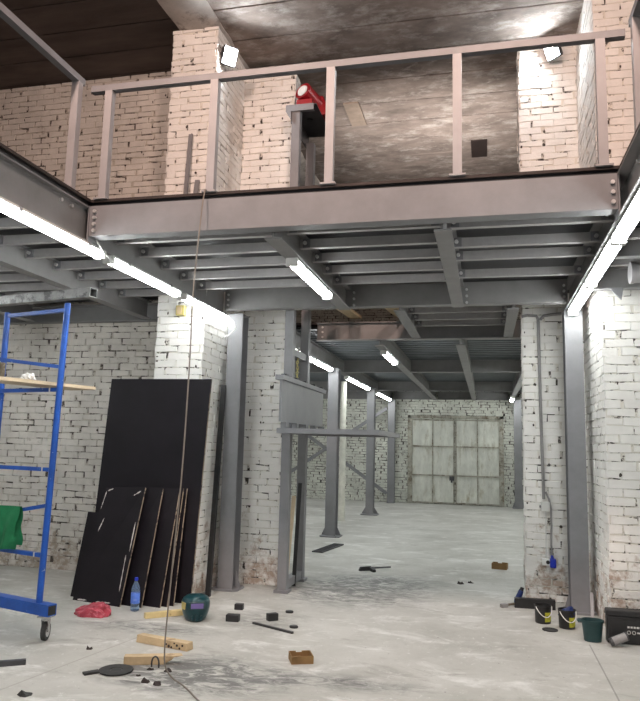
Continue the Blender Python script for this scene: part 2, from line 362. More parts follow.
brick_box('wall_left', -9.0, -3.45, 7.85, 8.15, 0, ZC + .1, 'fb', 'brick_worn_dim', 'mortar_worn', 'worn whitewashed brick wall behind the blue scaffold, floor to roof', 'wall', 11, 0.40)
brick_box('wall_left_pier', -3.53, -2.965, 6.90, 8.15, 0, 6.37, 'flr', 'brick', 'mortar', 'whitewashed brick pier the tall black sheet leans on', 'brick pier', 21)
brick_box('wall_left_return', -2.98, -2.29, 7.83, 8.08, 0, 6.26, 'frb', 'brick', 'mortar', 'narrow whitewashed brick pier beside the hoist mast', 'brick pier', 31)
brick_box('wall_right_return', 0.40, 1.25, 8.05, 8.35, 0, ZC + .02, 'flb', 'brick', 'mortar', 'whitewashed brick pier with conduit and socket beside the doorway', 'brick pier', 41)
brick_box('wall_right_pier', 1.055, 3.6, 6.78, 8.35, 0, 6.9, 'fl', 'brick', 'mortar', 'broad whitewashed brick pier behind the black toolbox', 'brick pier', 51)
brick_box('wall_back', -9.0, 1.5, 20.73, 21.1, 0, ZC + .1, 'f', 'brick_back', 'mortar_dark', 'mottled brick end wall around the old gate', 'wall', 61, 0.45)
mb = MB(); mb.box(-9.3, -9.0, -4, 21.1, 0, 7); struct(mb.build('wall_left_side', 'brick_worn_dim'), 'plain side wall of the hall beyond the scaffold', 'wall')
mb = MB(); mb.box(3.6, 3.9, -4, 8.35, 0, 7); struct(mb.build('wall_right_side', 'brick_worn_dim'), 'plain side wall of the hall beyond the toolbox', 'wall')
mb = MB(); mb.box(1.25, 1.5, 8.35, 20.73, 0, 7); struct(mb.build('wall_right_inner', 'brick_back'), 'side wall of the inner room beyond the doorway', 'wall')
# ceilings in strips with open seams
mb = MB(); y = 7.93 - .61 * 20
mb.use('ceiling')
while y < 21.1:
    mb.box(-2.985, 1.10, y + .010, y + .600, ZC + R.uniform(0, .004), ZC + .3); y += .61
mb.box(-2.985, 1.1, -4.3, 21.1, ZC + .05, ZC + .3)
struct(mb.build('ceiling'), 'stained brown concrete roof slabs over the middle bay', 'ceiling')
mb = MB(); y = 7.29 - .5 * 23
mb.use('ceiling_shaded')
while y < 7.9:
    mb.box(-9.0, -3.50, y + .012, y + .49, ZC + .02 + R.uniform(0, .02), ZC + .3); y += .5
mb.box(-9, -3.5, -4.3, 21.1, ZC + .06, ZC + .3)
struct(mb.build('ceiling_left', 'ceiling_shaded'), 'boarded ceiling above the scaffold bay, its shade put into the colour', 'ceiling')
mb = MB(); mb.box(1.06, 3.9, -4.3, 8.35, 6.9, 7.2); struct(mb.build('ceiling_right', 'ceiling_shaded'), 'ceiling above the broad brick pier in the same shaded colour', 'ceiling')
# concrete girders that carry the slabs along the hall
def girder(name, x0, x1, zb, label):
    mb = MB(); n = 120
    prof = [(x0 - .02, zb + .16), (x0 + .06, zb + .02), (x0 + .16, zb), (x1 - .1, zb), (x1, zb + .05), (x1, zb + .5), (x0 - .02, zb + .5)]
    k = len(prof); rr = random.Random(3)
    vs = []; fs = []
    for i in range(n + 1):
        y = -4.3 + (20.9 + 4.3) * i / n
        for px, pz in prof: vs.append((px + rr.uniform(-.012, .012), y, pz + rr.uniform(-.01, .01)))
    for i in range(n):
        for j in range(k): fs.append((i * k + j, i * k + (j + 1) % k, (i + 1) * k + (j + 1) % k, (i + 1) * k + j))
    fs += [tuple(range(k)), tuple(range(n * k, n * k + k))]
    mb.add(vs, fs); struct(mb.build(name, 'girder', smooth=True), label, 'girder')
girder('trim_1', -3.53, -2.96, 6.365, 'whitewashed concrete girder resting on the pier of the tall black sheet')
mb = MB(); mb.box(-.20, .05, 10.60, 11.25, ZC - .012, ZC + .02); struct(mb.build('trim_2', 'deck_top'), 'dark square opening in the concrete ceiling', 'opening')
mb = MB(); mb.box(-1.94, -1.72, 9.05, 9.75, ZC - .02, ZC + .02); struct(mb.build('trim_3', 'patch'), 'pale rectangular patch on the concrete ceiling', 'patch')

# the old gate in the end wall
def gate():
    Y = 20.70
    g = tag(bpy.data.objects.new('door_1', None), 'pair of weathered whitish sheet metal gate leaves with rusty bars', 'gate', None, 'structure'); C.objects.link(g); g.location = (-.89, Y, 0)
    X0, X1, Z = -1.31, 1.31, 2.47
    mb = MB()
    mb.box(X0 - .06, X0 + .04, -.06, .05, 0, Z + .08); mb.box(X1 - .04, X1 + .06, -.06, .05, 0, Z + .08); mb.box(X0 - .06, X1 + .06, -.06, .05, Z, Z + .08)
    mb.build('gate_frame', 'gate_frame', g)
    for s in (-1, 1):
        a, b = (X0 + .04, -.012) if s < 0 else (.012, X1 - .04)
        mb = MB(); mb.box(a, b, -.015, .03, .02, Z - .01)
        leaf = mb.build('gate_leaf', 'gate', g)
        fr = MB(); t = .036
        for z in (.02, .80, 1.63, Z - .07): fr.box(a, b, -.05, -.015, z, z + t)
        for x in (a, (a + b) / 2 - t / 2, b - t): fr.box(x, x + t, -.045, -.015, .02, Z - .01)
        fr.build('gate_bars', 'gate_frame', leaf)
        rb = MB()
        for i in range(1, 6): rb.box(a + .05, b - .05, -.022, -.012, i * Z / 6 + .03, i * Z / 6 + .06)
        rb.build('sheet_seam', 'gate', leaf)
    mb = MB(); mb.box(-.16, -.02, -.09, -.045, .68, .80); mb.box(-.12, -.07, -.12, -.06, .62, .70)
    tag(mb.build('lock', 'steel_dark', g), 'dark rusty gate lock')
gate()

# ------------------------------------------------------------------ steel mezzanine
ZB = 3.08        # underside of the main beams
def bolts(mb, pts, axis, r=.014, h=.018):
    ax = Vector(axis)
    for p in pts: mb.cyl(Vector(p), Vector(p) + ax * h, r, r, 8)
def beam_thing(label, p0, p1, h, wd, group=None, m='beam', boltsets=(), plates=(), name='steel_beam', section='i'):
    """rolled I-beam, its bolts and its end plates as parts"""
    p0, p1 = Vector(p0), Vector(p1)
    t = thing(name, label, 'beam', p0, 0, group, 'thing')
    mb = MB()
    if section == 'i': mb.ibeam((0, 0, 0), p1 - p0, h, wd)
    else: mb.channel((0, 0, 0), p1 - p0, h, wd, .010, (0, 0, 1), -1)
    mb.build('rolled_section', m, t)
    for c0, c1 in plates:
        pb = MB(); a, b = Vector(c0) - p0, Vector(c1) - p0
        pb.box(min(a.x, b.x), max(a.x, b.x), min(a.y, b.y), max(a.y, b.y), min(a.z, b.z), max(a.z, b.z)); pb.build('end_plate', 'steel', t)
    for pts, ax in boltsets:
        for p in pts:
            bb = MB(); bolts(bb, [Vector(p) - p0], ax); bb.build('bolt', 'bolt', t, smooth=True)
    return t
XL, XR, YF, YS = -2.965, 0.895, 4.507, 7.33
hb = .275
beam_thing('deep grey beam across the hall under the front guard rail', (XL + .056, YF, ZB + .04), (XR - .076, YF, ZB + .04), .235, .12, None, 'steel',
           [([(XL + .10, YF, ZB + z) for z in (.08, .13, .18, .23)], (0, -1, 0)), ([(XR - .105, YF, ZB + z) for z in (.085, .15, .215)], (0, -1, 0))],
           [((XL + .046, YF - .01, ZB - .0), (XL + .055, YF + .12, ZB + hb)), ((XR - .074, YF - .01, ZB), (XR - .064, YF + .14, ZB + hb))], section='channel')
beam_thing('second grey beam across the hall, carried by the two columns at the doorway', (XL + .056, YS, ZB + .035), (XR - .076, YS, ZB + .035), .237, .12, None, 'beam',
           [([(XL + .10, YS, ZB + z) for z in (.085, .145, .205)], (0, -1, 0)), ([(XR - .11, YS, ZB + z) for z in (.085, .145, .205)], (0, -1, 0)),
            ([(-1.40, YS, ZB + z) for z in (.05, .12, .19)], (0, -1, 0)), ([(-.19, YS, ZB + z) for z in (.05, .12, .19)], (0, -1, 0))], section='channel')
beam_thing('grey beam lengthwise above the row of lamps beside the scaffold', (XL, -3.5, ZB), (XL, 7.42, ZB), hb, .09, None, 'beam', [([(XL + .006, 4.2, ZB + .22), (XL + .006, 4.33, ZB + .22)], (1, 0, 0))])
beam_thing('grey beam lengthwise above the row of lamps over the buckets', (XR, -3.5, ZB), (XR, 7.80, ZB), hb, .15, None, 'beam', [([(XR - .006, 4.2, ZB + .22), (XR - .006, 4.0, ZB + .2)], (-1, 0, 0))])
beam_thing('grey beam lengthwise between front and second beam with a lamp under it', (-1.5, YF + .15, ZB), (-1.5, YS - .002, ZB), .235, .13)
beam_thing('plain lampless grey beam lengthwise between front and second beam', (-.28, YF + .15, ZB), (-.28, YS - .002, ZB), .235, .12)
beam_thing('grey beam lengthwise over the scaffold ending at the tall brick pier', (-4.04, -3.5, ZB), (-4.04, 7.62, ZB), .215, .12)
beam_thing('grey beam across, against the worn brick wall behind the scaffold', (-8.9, 7.76, ZB - .0), (-3.55, 7.76, ZB - .0), .215, .12)
beam_thing('grey beam across the inner room just beyond the hoist opening', (-2.33, 9.45, 3.07), (.50, 9.45, 3.07), .25, .13, None, 'beam', [([(-2.25, 9.442, 3.07 + z) for z in (.05, .12, .19)], (0, -1, 0))])
beam_thing('short grey beam lengthwise between second beam and inner beam, beside the hoist opening', (-.92, YS + .13, ZB), (-.92, 9.38, ZB), .22, .12)
beam_thing('short grey beam lengthwise over the edge of the doorway pier', (.29, YS + .13, ZB), (.29, 9.38, ZB), .22, .12)
ZI = 3.0
beam_thing('grey beam lengthwise above the inner room column row', (-2.74, 9.53, ZI), (-2.74, 20.7, ZI), .24, .13)
beam_thing('grey beam lengthwise down the inner room with one lamp at its front end', (-1.45, 9.53, ZI), (-1.45, 20.7, ZI), .24, .13)
beam_thing('lampless grey beam lengthwise down the inner room towards the gate', (-.335, 9.53, ZI), (-.335, 20.7, ZI), .24, .12)
beam_thing('grey beam lengthwise over the inner room lamps behind the conduit pier', (.70, 9.53, ZI), (.70, 20.7, ZI), .24, .12)
for yy, w_ in ((13.1, 'first'), (17.4, 'second'), (20.55, 'last')):
    for xa, xb_, b_ in ((-5.83, -2.81, 'added out of view beyond the column row'), (-2.67, -1.52, 'between column row and lamp beam'), (-1.38, -.40, 'in the middle bay before the gate'), (-.27, .635, 'in the bay behind the conduit pier')):
        beam_thing('%s inner room cross beam from the doorway, %s' % (w_, b_), (xa, yy, ZI + .01), (xb_, yy, ZI + .01), .23, .12)
beam_thing('cross beam over the broad brick pier behind the toolbox', (XR + .076, 6.66, ZB), (3.5, 6.66, ZB), .2, .10)
for yy, w_ in ((5.85, 'first'),):
    beam_thing('cross beam over the side bay in front of the broad pier', (XR + .076, yy, 3.16), (3.5, yy, 3.16), .16, .08)

# joists: thin cold-formed sections with a bolted cleat at each end
ORD = ['first', 'second', 'third', 'fourth', 'fifth', 'sixth', 'seventh', 'eighth', 'ninth', 'tenth', 'eleventh', 'twelfth', 'thirteenth', 'fourteenth', 'fifteenth', 'sixteenth']
def joist(x0, x1, y, z, label, group, h=.075, wd=.05):
    t = thing('steel_joist', label, 'joist', ((x0 + x1) / 2, y, z), 0, group, 'thing')
    a = (x1 - x0) / 2
    mb = MB(); mb.channel((-a + .01, 0, 0), (a - .01, 0, 0), h, wd, .006, (0, 0, 1), -1); mb.build('channel_section', 'joist', t)
    for s in (-1, 1):
        cb = MB(); cb.box(s * (a - .07) - .03, s * (a - .07) + .03, -.012, .0, .0, h); c = cb.build('cleat', 'steel', t)
        bb = MB(); bolts(bb, [(s * (a - .06), -.012, h * .5)], (0, -1, 0), .016, .02); bb.build('bolt', 'bolt', c, smooth=True)
for i, y in enumerate((4.95, 5.36, 5.78, 6.20, 6.64)):
    joist(XL + .005, -1.5, y, 3.20, '%s joist behind the front beam in the bay beside the scaffold lamps' % ORD[i], 'joists between the front and second beams')
    joist(-1.5, -.28, y, 3.21, '%s joist behind the front beam in the middle bay' % ORD[i], 'joists between the front and second beams')
for i, y in enumerate((4.98, 5.48, 5.87, 6.50)):
    joist(-.28, XR - .005, y, 3.20, '%s joist behind the front beam in the bay over the buckets' % ORD[i], 'joists between the front and second beams')
for i in range(16):
    y = 6.90 - .41 * i
    joist(-4.03, XL - .005, y, 3.205, '%s joist counted from the brick wall in the narrow bay above the scaffold lamps' % ORD[i], 'joists over the scaffold bay')
    if y > 3.5: joist(-5.6, -4.045, y, 3.215, '%s joist counted from the brick wall in the outer bay over the scaffold' % ORD[i], 'joists over the scaffold bay')
for i, y in enumerate((6.25, 5.45, 5.0, 4.55, 4.1, 3.65, 3.2)):
    joist(XR + .005, 3.5, y, 3.205, '%s joist counted from the broad brick pier in the bay over the tool case' % ORD[i], 'joists over the tool case bay')
for i, y in enumerate((7.75, 8.2, 8.65, 9.1)):
    joist(-.92, .29, y, 3.2, '%s joist behind the second beam, over the doorway' % ORD[i], 'joists over the doorway')

# decks
def deck(name, x0, x1, y0, y1, zb, label, m='deck', edge=True):
    t = thing(name, label, 'deck', ((x0 + x1) / 2, (y0 + y1) / 2, zb), 0, None, 'thing')
    a, b = (x1 - x0) / 2, (y1 - y0) / 2
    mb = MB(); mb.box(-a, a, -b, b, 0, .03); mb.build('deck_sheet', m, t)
    mb = MB(); mb.box(-a - .02, a + .02, -b - .02, b + .02, .03, .05); mb.build('floor_board', 'deck_top', t)
ZD = 3.355
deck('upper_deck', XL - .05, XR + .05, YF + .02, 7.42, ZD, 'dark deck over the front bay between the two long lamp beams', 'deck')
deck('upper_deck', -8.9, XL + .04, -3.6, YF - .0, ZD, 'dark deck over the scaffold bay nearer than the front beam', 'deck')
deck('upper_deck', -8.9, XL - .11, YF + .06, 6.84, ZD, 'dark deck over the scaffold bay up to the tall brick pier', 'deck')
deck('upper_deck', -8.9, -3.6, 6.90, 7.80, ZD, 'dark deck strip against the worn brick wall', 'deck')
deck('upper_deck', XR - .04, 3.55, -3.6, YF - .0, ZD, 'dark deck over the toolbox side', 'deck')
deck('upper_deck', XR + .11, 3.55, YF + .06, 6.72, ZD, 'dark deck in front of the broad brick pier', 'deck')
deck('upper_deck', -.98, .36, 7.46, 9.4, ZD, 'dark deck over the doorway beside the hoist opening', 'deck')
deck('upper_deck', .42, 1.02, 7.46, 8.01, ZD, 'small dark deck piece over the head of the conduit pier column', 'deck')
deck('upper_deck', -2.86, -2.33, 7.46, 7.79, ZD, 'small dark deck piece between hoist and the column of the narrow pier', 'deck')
# profiled sheet over the inner room
def corrugated(name, x0, x1, y0, y1, z, label):
    t = thing(name, label, 'deck', ((x0 + x1) / 2, y0, z), 0, None, 'thing'); a = (x1 - x0) / 2
    prof = []; y = 0.0
    while y < y1 - y0 - .22: prof += [(y, 0), (y + .11, 0), (y + .13, .06), (y + .20, .06), (y + .22, 0)]; y += .22
    vs = [(-a, p, q) for p, q in prof] + [(a, p, q) for p, q in prof] + [(-a, p, q + .004) for p, q in prof] + [(a, p, q + .004) for p, q in prof]
    k = len(prof)
    fs = [(i, i + 1, k + i + 1, k + i) for i in range(k - 1)] + [(2 * k + i, 3 * k + i, 3 * k + i + 1, 2 * k + i + 1) for i in range(k - 1)]
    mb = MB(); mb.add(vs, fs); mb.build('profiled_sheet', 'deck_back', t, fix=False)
    mb = MB(); mb.box(-a, a, 0, y1 - y0, .07, .10); mb.build('floor_board', 'deck_top', t)
corrugated('upper_deck', -8.9, 1.22, 9.53, 20.7, ZI + .25, 'profiled sheet deck with cross ribs over the inner room')
for i, (xa, xb_, ya) in enumerate(((-2.02, -1.86, 8.2), (-1.42, -1.2, 8.3))):
    mb = MB(); mb.hexa([(xa, 7.5, ZD + .03), (xa + .16, 7.5, ZD + .03), (xb_ + .16, 9.5, ZD + .03), (xb_, 9.5, ZD + .03)], [(xa, 7.5, ZD + .07), (xa + .16, 7.5, ZD + .07), (xb_ + .16, 9.5, ZD + .07), (xb_, 9.5, ZD + .07)])
    tag(mb.build('timber_board', 'wood'), ('brown board bridging the hoist opening beside the mast', 'brown board slanting across the hoist opening, farther from the mast')[i], 'board', 'boards over the hoist opening')

# columns with base plate and gussets
def column(x, y, zt, label, wd=.175, d=.2, base=.31, group=None):
    t = thing('steel_column', label, 'column', (x, y, 0), 0, group, 'thing')
    mb = MB(); a, b, tf, tw = wd / 2, d / 2, .012, .009
    mb.extrude([(-a, -b), (a, -b), (a, -b + tf), (tw / 2, -b + tf), (tw / 2, b - tf), (a, b - tf), (a, b), (-a, b), (-a, b - tf), (-tw / 2, b - tf), (-tw / 2, -b + tf), (-a, -b + tf)], (0, 0, .022), (0, 0, zt), (0, 1, 0))
    mb.build('shaft', 'steel', t)
    mb = MB(); q = base / 2; c = .05
    mb.ngon_prism([(-q + c, -q), (q - c, -q), (q, -q + c), (q, q - c), (q - c, q), (-q + c, q), (-q, q - c), (-q, -q + c)], .001, .022); mb.build('base_plate', 'steel', t)
    for sx in (-1, 1):
        for yy in (0,):
            g = MB(); g.add([(sx * a, yy - .005, .022), (sx * (q - .01), yy - .005, .022), (sx * (q - .01), yy - .005, .04), (sx * a, yy - .005, .2),
                             (sx * a, yy + .005, .022), (sx * (q - .01), yy + .005, .022), (sx * (q - .01), yy + .005, .04), (sx * a, yy + .005, .2)],
                            [(0, 1, 2, 3), (7, 6, 5, 4), (0, 4, 5, 1), (1, 5, 6, 2), (2, 6, 7, 3), (3, 7, 4, 0)]); g.build('gusset', 'steel', t)
    mb = MB(); mb.box(-a, a, -b, b, zt, zt + .012); mb.build('cap_plate', 'steel', t)
    return t
column(-2.80, 7.51, ZB - .013, 'grey steel column in front of the narrow brick pier beside the hoist')
column(.90, 7.68, ZB - .013, 'grey steel column behind the paint pails', .18, .2, .30)
column(-2.70, 12.35, ZI - .013, 'first column of the inner room row counted from the doorway', .19, .2, .36, 'inner room columns')
column(-2.70, 16.6, ZI - .013, 'second column of the inner room row counted from the doorway', .18, .2, .40, 'inner room columns')
column(-2.70, 20.35, ZI - .013, 'column of the inner room row standing against the end wall', .2, .2, .23, 'inner room columns')
column(.87, 20.35, ZI - .013, 'column against the end wall on the far side of the gate', .22, .2, .36, 'inner room columns')
mb = MB(); mb.cyl((-3.04, 14.9, 0), (-3.04, 14.9, 3.0), .075, .065, 14)
tag(mb.build('round_post', 'whitepole', smooth=True), 'whitewashed round post just beyond the first inner room column', 'post')
for (a, b, l) in (((-2.835, 20.40, .26), (-5.9, 20.40, 2.33), 'steel brace rising away from the foot of the end wall column'), ((-5.9, 20.30, .67), (-2.835, 20.30, 2.73), 'steel brace rising to the head of the end wall column')):
    mb = MB(); mb.bar(a, b, .09, .08, (0, 1, 0)); tag(mb.build('cross_brace', 'steel'), l, 'brace', 'cross bracing at the end wall')

# ------------------------------------------------------------------ guard rails
ZR0, ZR1 = ZD + .05, 4.285
def rail(label, p0, p1, posts, along):
    t = thing('guard_rail', label, 'railing', (p0[0], p0[1], ZR0), 0, None, 'thing')
    mb = MB(); d = Vector(p1) - Vector(p0); mb.bar((0, 0, ZR1 - ZR0 + .025), Vector((d.x, d.y, ZR1 - ZR0 + .025)), .055, .05); mb.build('top_rail', 'steel', t)
    for q in posts:
        px, py = (q - p0[0], 0) if along == 'x' else (0, q - p0[1])
        mb = MB(); mb.cbox((px, py, (ZR1 - ZR0) / 2), (.06, .055, ZR1 - ZR0)); p = mb.build('post', 'steel_light', t)
        mb = MB(); mb.cbox((px, py, .006), (.11, .10, .012)); mb.build('foot_plate', 'steel_light', p)
    return t
rail('grey guard rail along the front beam across the hall', (-2.98, YF + .03, 0), (.90, YF + .03, 0), (-2.825, -1.95, -1.062, -.175, .745), 'x')
rail('grey guard rail running towards the camera on the scaffold side deck', (-3.0, 4.42, 0), (-3.0, -3.0, 0), (4.36, 3.0, 1.6, .2, -1.2), 'y')
rail('grey guard rail running towards the camera on the toolbox side deck', (.93, 4.42, 0), (.93, -3.0, 0), (4.33, 3.0, 1.6, .2, -1.2), 'y')

# ------------------------------------------------------------------ lamps
def make_lamp(label, loc, group):
    L_ = 1.30
    t = thing('batten_lamp', label, 'lamp', loc, 0, group)
    a = L_ / 2
    mb = MB(); mb.extrude([(-.045, 0), (-.05, -.02), (.05, -.02), (.045, 0)], (0, -a, 0), (0, a, 0)); mb.build('housing', 'light_grey', t)
    mb = MB(); n = 8; pr = [(.047 * math.cos(math.pi + math.pi * i / n), -.02 + .05 * math.sin(math.pi + math.pi * i / n)) for i in range(n + 1)]
    mb.extrude(pr, (0, -a + .03, 0), (0, a - .03, 0)); tag(mb.build('diffuser', 'tube', t, smooth=True), 'glowing white diffuser')
    for s in (-1, 1):
        mb = MB(); mb.cbox((0, s * (a - .012), -.035), (.1, .034, .068)); mb.build('end_cap', 'light_grey', t, bevel=.008)
        mb = MB(); mb.cbox((0, s * (a - .25), -.019), (.112, .03, .034)); mb.build('clip', 'chrome', t)
    return t
def lamp_row(x, z, ys, group, word):
    root = None
    for i, y in enumerate(ys):
        lb = '%s of the batten lamps counted from the doorway, %s' % (ORD[i], word)
        if root is None: root = make_lamp(lb, (x, y, z), group)
        else: dup(root, (x, y, z), None, lb, group)
lamp_row(-2.957, ZB - .001, [6.94, 5.53, 4.12, 2.72, 1.3, -.1, -1.5], 'batten lamps along the scaffold side beam', 'under the beam beside the scaffold')
lamp_row(.893, ZB - .001, [6.91, 5.60, 4.29, 2.97, 1.6, .3, -1.1], 'batten lamps along the toolbox side beam', 'under the beam over the buckets')
beam_thing('grey beam lengthwise added for the unseen outer lamps of the scaffold bay', (-5.66, -3.5, ZB), (-5.66, 7.62, ZB), .215, .12)
lamp_row(-5.66, ZB - .001, [6.3, 4.9, 3.5, 2.1], 'added batten lamps of the outer scaffold bay', 'added out of view over the scaffold bay')  # unseen lamps added to brighten the wall behind the scaffold
make_lamp('single batten lamp under the middle beam between the two long lamp rows', (-1.5, 5.82, ZB - .001), None)
lamp_row(-2.74, ZI - .001, [10.2, 11.55, 14.3, 15.7, 18.2, 19.5], 'batten lamps above the inner room columns', 'above the inner room columns')
make_lamp('single batten lamp under the middle beam of the inner room', (-1.45, 10.6, ZI - .001), None)
beam_thing('grey beam lengthwise added for the unseen lamps against the inner room side wall', (1.0, 9.53, ZI), (1.0, 20.7, ZI), .24, .12)
make_lamp('small batten lamp by the end wall beyond the gate', (.70, 19.5, ZI - .001), None)
lamp_row(1.0, ZI - .001, [10.4, 12.2, 14.0, 15.8, 17.6], 'added batten lamps on the gate side of the inner room', 'added out of view behind the conduit pier')  # hidden lamps added to brighten the inner room
beam_thing('grey beam lengthwise added for the unseen lamps beyond the column row', (-5.9, 9.53, ZI), (-5.9, 20.4, ZI), .24, .12)
lamp_row(-5.9, ZI - .001, [10.4, 12.2, 14.3, 15.8, 18.5], 'added batten lamps on the far wall side of the inner room', 'added out of view beyond the column row')  # another hidden row, added to lift the inner room's light
def lamp_lead(pts, label):
    mb = MB(); mb.tube(pts, .006, 6); tag(mb.build('lamp_cable', 'light_grey', smooth=True), label, 'cable')
lamp_lead([(-2.90, 4.60, 3.12), (-2.86, 4.66, 3.03), (-2.82, 4.74, 2.98), (-2.86, 4.8, 2.96), (-2.92, 4.82, 3.03)], 'pale loop of cable between two lamps under the end of the front beam')
lamp_lead([(-2.90, 7.30, 3.03), (-2.80, 7.34, 2.98), (-2.77, 7.35, 2.90), (-2.86, 7.36, 2.82), (-2.93, 7.36, 2.79)], 'pale loop of cable at the column end of the scaffold side lamp row')

def floodlight(label, loc, aim, s):
    t = thing('floodlight', label, 'lamp', loc)
    d = (Vector(aim) - Vector(loc)); t.rotation_euler = d.to_track_quat('-Y', 'Z').to_euler()
    mb = MB(); mb.box(-s / 2, s / 2, .0, .05, -s * .6, s * .6)
    for i in range(5): mb.box(-s / 2 + i * s / 4.6, -s / 2 + i * s / 4.6 + .01, .05, .08, -s * .5, s * .5)
    mb.build('housing', 'steel_dark', t)
    mb = MB(); mb.box(-s * .44, s * .44, -.006, 0, -s * .54, s * .54); tag(mb.build('light_panel', 'floodpanel', t), 'glowing white panel')
    mb = MB(); mb.bar((-s / 2 - .01, .02, 0), (-s / 2 - .01, .12, 0), .008, .03); mb.bar((s / 2 + .01, .02, 0), (s / 2 + .01, .12, 0), .008, .03); mb.bar((-s / 2 - .015, .12, 0), (s / 2 + .015, .12, 0), .03, .008); mb.build('bracket', 'steel_dark', t)
floodlight('bright floodlight on the flank of the tall brick pier', (-2.86, 7.03, 6.05), (-.6, 5.0, 4.7), .17)
floodlight('bright floodlight high on the pier beside the doorway, above the conduit', (.77, 7.88, 6.22), (-1.6, 5.4, 4.6), .18)

# ------------------------------------------------------------------ goods hoist: mast, carriage with platform, motor
def hoist():
    t = thing('goods_hoist', 'grey goods hoist with two posts, loading platform and back plate beside the narrow pier', 'hoist', (-2.18, 7.9, 0), 0, None, 'thing')
    o = Vector((-2.18, 7.9, 0))
    for y, ln in ((-.35, 5.56), (.35, 5.46)):
        mb = MB(); mb.box(-.05, .05, y - .05, y + .05, .03, ln)
        mb.build('mast_post', 'steel', t)
        mb = MB(); mb.cbox((0, y, .015), (.16, .16, .03)); mb.build('foot_plate', 'steel', t)
    mb = MB(); mb.box(-.04, .04, -.30, .30, .03, .12); mb.build('base_channel', 'steel', t)
    for z in (2.62, 4.2):
        mb = MB(); mb.box(-.03, .03, -.30, .30, z, z + .08); mb.build('tie_bar', 'steel', t)
    # carriage
    mb = MB(); mb.box(.075, .10, -.95, .95, 1.835, 2.27); p = mb.build('back_plate', 'steel', t)
    mb = MB(); mb.box(.03, .12, -.97, 1.02, 2.275, 2.325); mb.build('plate_rail', 'steel', p)
    for i in range(5):
        y = -.86 + i * .42
        mb = MB(); mb.box(.07, .13, y, y + .10, 1.769, 1.835); mb.build('bracket', 'steel', p)
        mb = MB(); mb.box(.06, .12, y, y + .08, 2.325, 2.345); mb.build('rail_cleat', 'steel_dark', p)
    mb = MB(); x0, x1, y0, y1 = .055, 1.13, -.95, .80
    mb.box(x0, x1, y0, y0 + .05, 1.715, 1.762); mb.box(x0, x1, y1 - .05, y1, 1.715, 1.762); mb.box(x0, x0 + .04, y0 + .05, y1 - .05, 1.715, 1.762); mb.box(x1 - .05, x1, y0 + .05, y1 - .05, 1.715, 1.762)
    for k in range(1, 4): mb.box(x0 + .05, x1 - .05, y0 + k * .43, y0 + k * .43 + .04, 1.718, 1.758)
    pf = mb.build('platform_frame', 'steel', t)
    mb = MB(); mb.box(x0 + .004, x1 - .004, y0 + .004, y1 - .004, 1.762, 1.768); mb.build('platform_sheet', 'steel', pf)
    # head with motor plate
    mb = MB(); mb.channel((-.12, -.42, 5.54), (.22, -.42, 5.54), .08, .05, .008, (0, 0, 1), -1); mb.build('head_channel', 'steel', t)
    mb = MB(); mb.add([(-.12, -.44, 5.54), (-.05, -.44, 5.42), (-.05, -.41, 5.42), (-.12, -.41, 5.54), (-.05, -.44, 5.54), (-.05, -.41, 5.54)], [(0, 1, 4), (3, 5, 2), (0, 3, 2, 1), (1, 2, 5, 4), (0, 4, 5, 3)]); mb.build('head_gusset', 'steel', t)
    mb = MB(); mb.slab([(-.06, -.40, 5.625), (.25, -.40, 5.625), (.25, .42, 5.60), (-.06, .42, 5.60)], .012)
    mb.box(-.06, -.05, -.4, .42, 5.40, 5.6); mp = mb.build('motor_plate', 'steel_dark', t)
    mb = MB(); mb.cyl((.08, -.05, 5.585), (.08, -.05, 5.594), .04, .04, 16); mb.build('cable_port', 'black', mp)
    # motor
    c = Vector((.04, -.28, 5.865)); ax = Vector((.16, .34, -.10))
    mb = MB(); mb.cyl(c, c + ax * .75, .098, .098, 24)
    mb.cyl(c - ax.normalized() * .0, c + ax.normalized() * .05, .108, .108, 24)
    for i in range(12):
        a = 2 * math.pi * i / 12; off = Vector((math.cos(a), 0, math.sin(a))) * .10
        mb.bar(c + off + ax * .18, c + off + ax * .70, .008, .014, off)
    m = mb.build('motor', 'red', t, smooth=True)
    mb = MB(); mb.cyl(c - ax.normalized() * .012, c, .066, .074, 24); tag(mb.build('fan_cover', 'light_grey', m, smooth=True), 'pale grey round end cover')
    g = c + ax * .9
    mb = MB(); mb.hexa([(g.x - .12, g.y - .12, 5.63), (g.x + .15, g.y - .12, 5.63), (g.x + .13, g.y + .2, 5.63), (g.x - .10, g.y + .2, 5.63)],
                       [(g.x - .07, g.y - .10, 5.88), (g.x + .06, g.y - .10, 5.90), (g.x + .07, g.y + .16, 5.88), (g.x - .07, g.y + .16, 5.88)]); mb.build('gearbox', 'red', m, bevel=.02)
    mb = MB(); mb.box(-.03, .17, -.30, -.05, 5.63, 5.75); mb.build('motor_foot', 'red', m, bevel=.012)
hoist()
mb = MB(); rr = random.Random(4)
for k in range(12):
    z = 2.34 + k * .032; y = 7.86 + .012 * math.sin(k * 1.7)
    ring = [(-2.17 + (.013 * math.cos(a) if k % 2 else 0), y + (0 if k % 2 else .013 * math.cos(a)), z + .022 * math.sin(a)) for a in [2 * math.pi * i / 8 for i in range(9)]]
    mb.tube(ring, .005, 5)
tag(mb.build('hoist_chain', 'chain', smooth=True), 'yellowish link chain hanging between the hoist posts above the back plate', 'chain')
for (x0, y0, x1, y1, h, m, l) in ((-2.245, 8.14, -2.215, 8.10, 1.0, 'plank', 'thin pale wooden slat leaning between the hoist posts'), (-2.155, 8.16, -2.15, 8.12, 1.15, 'black', 'thin black slat leaning between the hoist posts')):
    mb = MB(); mb.bar((x0, y0 - .25, .0), (x1, y1 - .06, h), .045, .015, (0, 1, 0)); tag(mb.build('slat', m), l, 'slat')

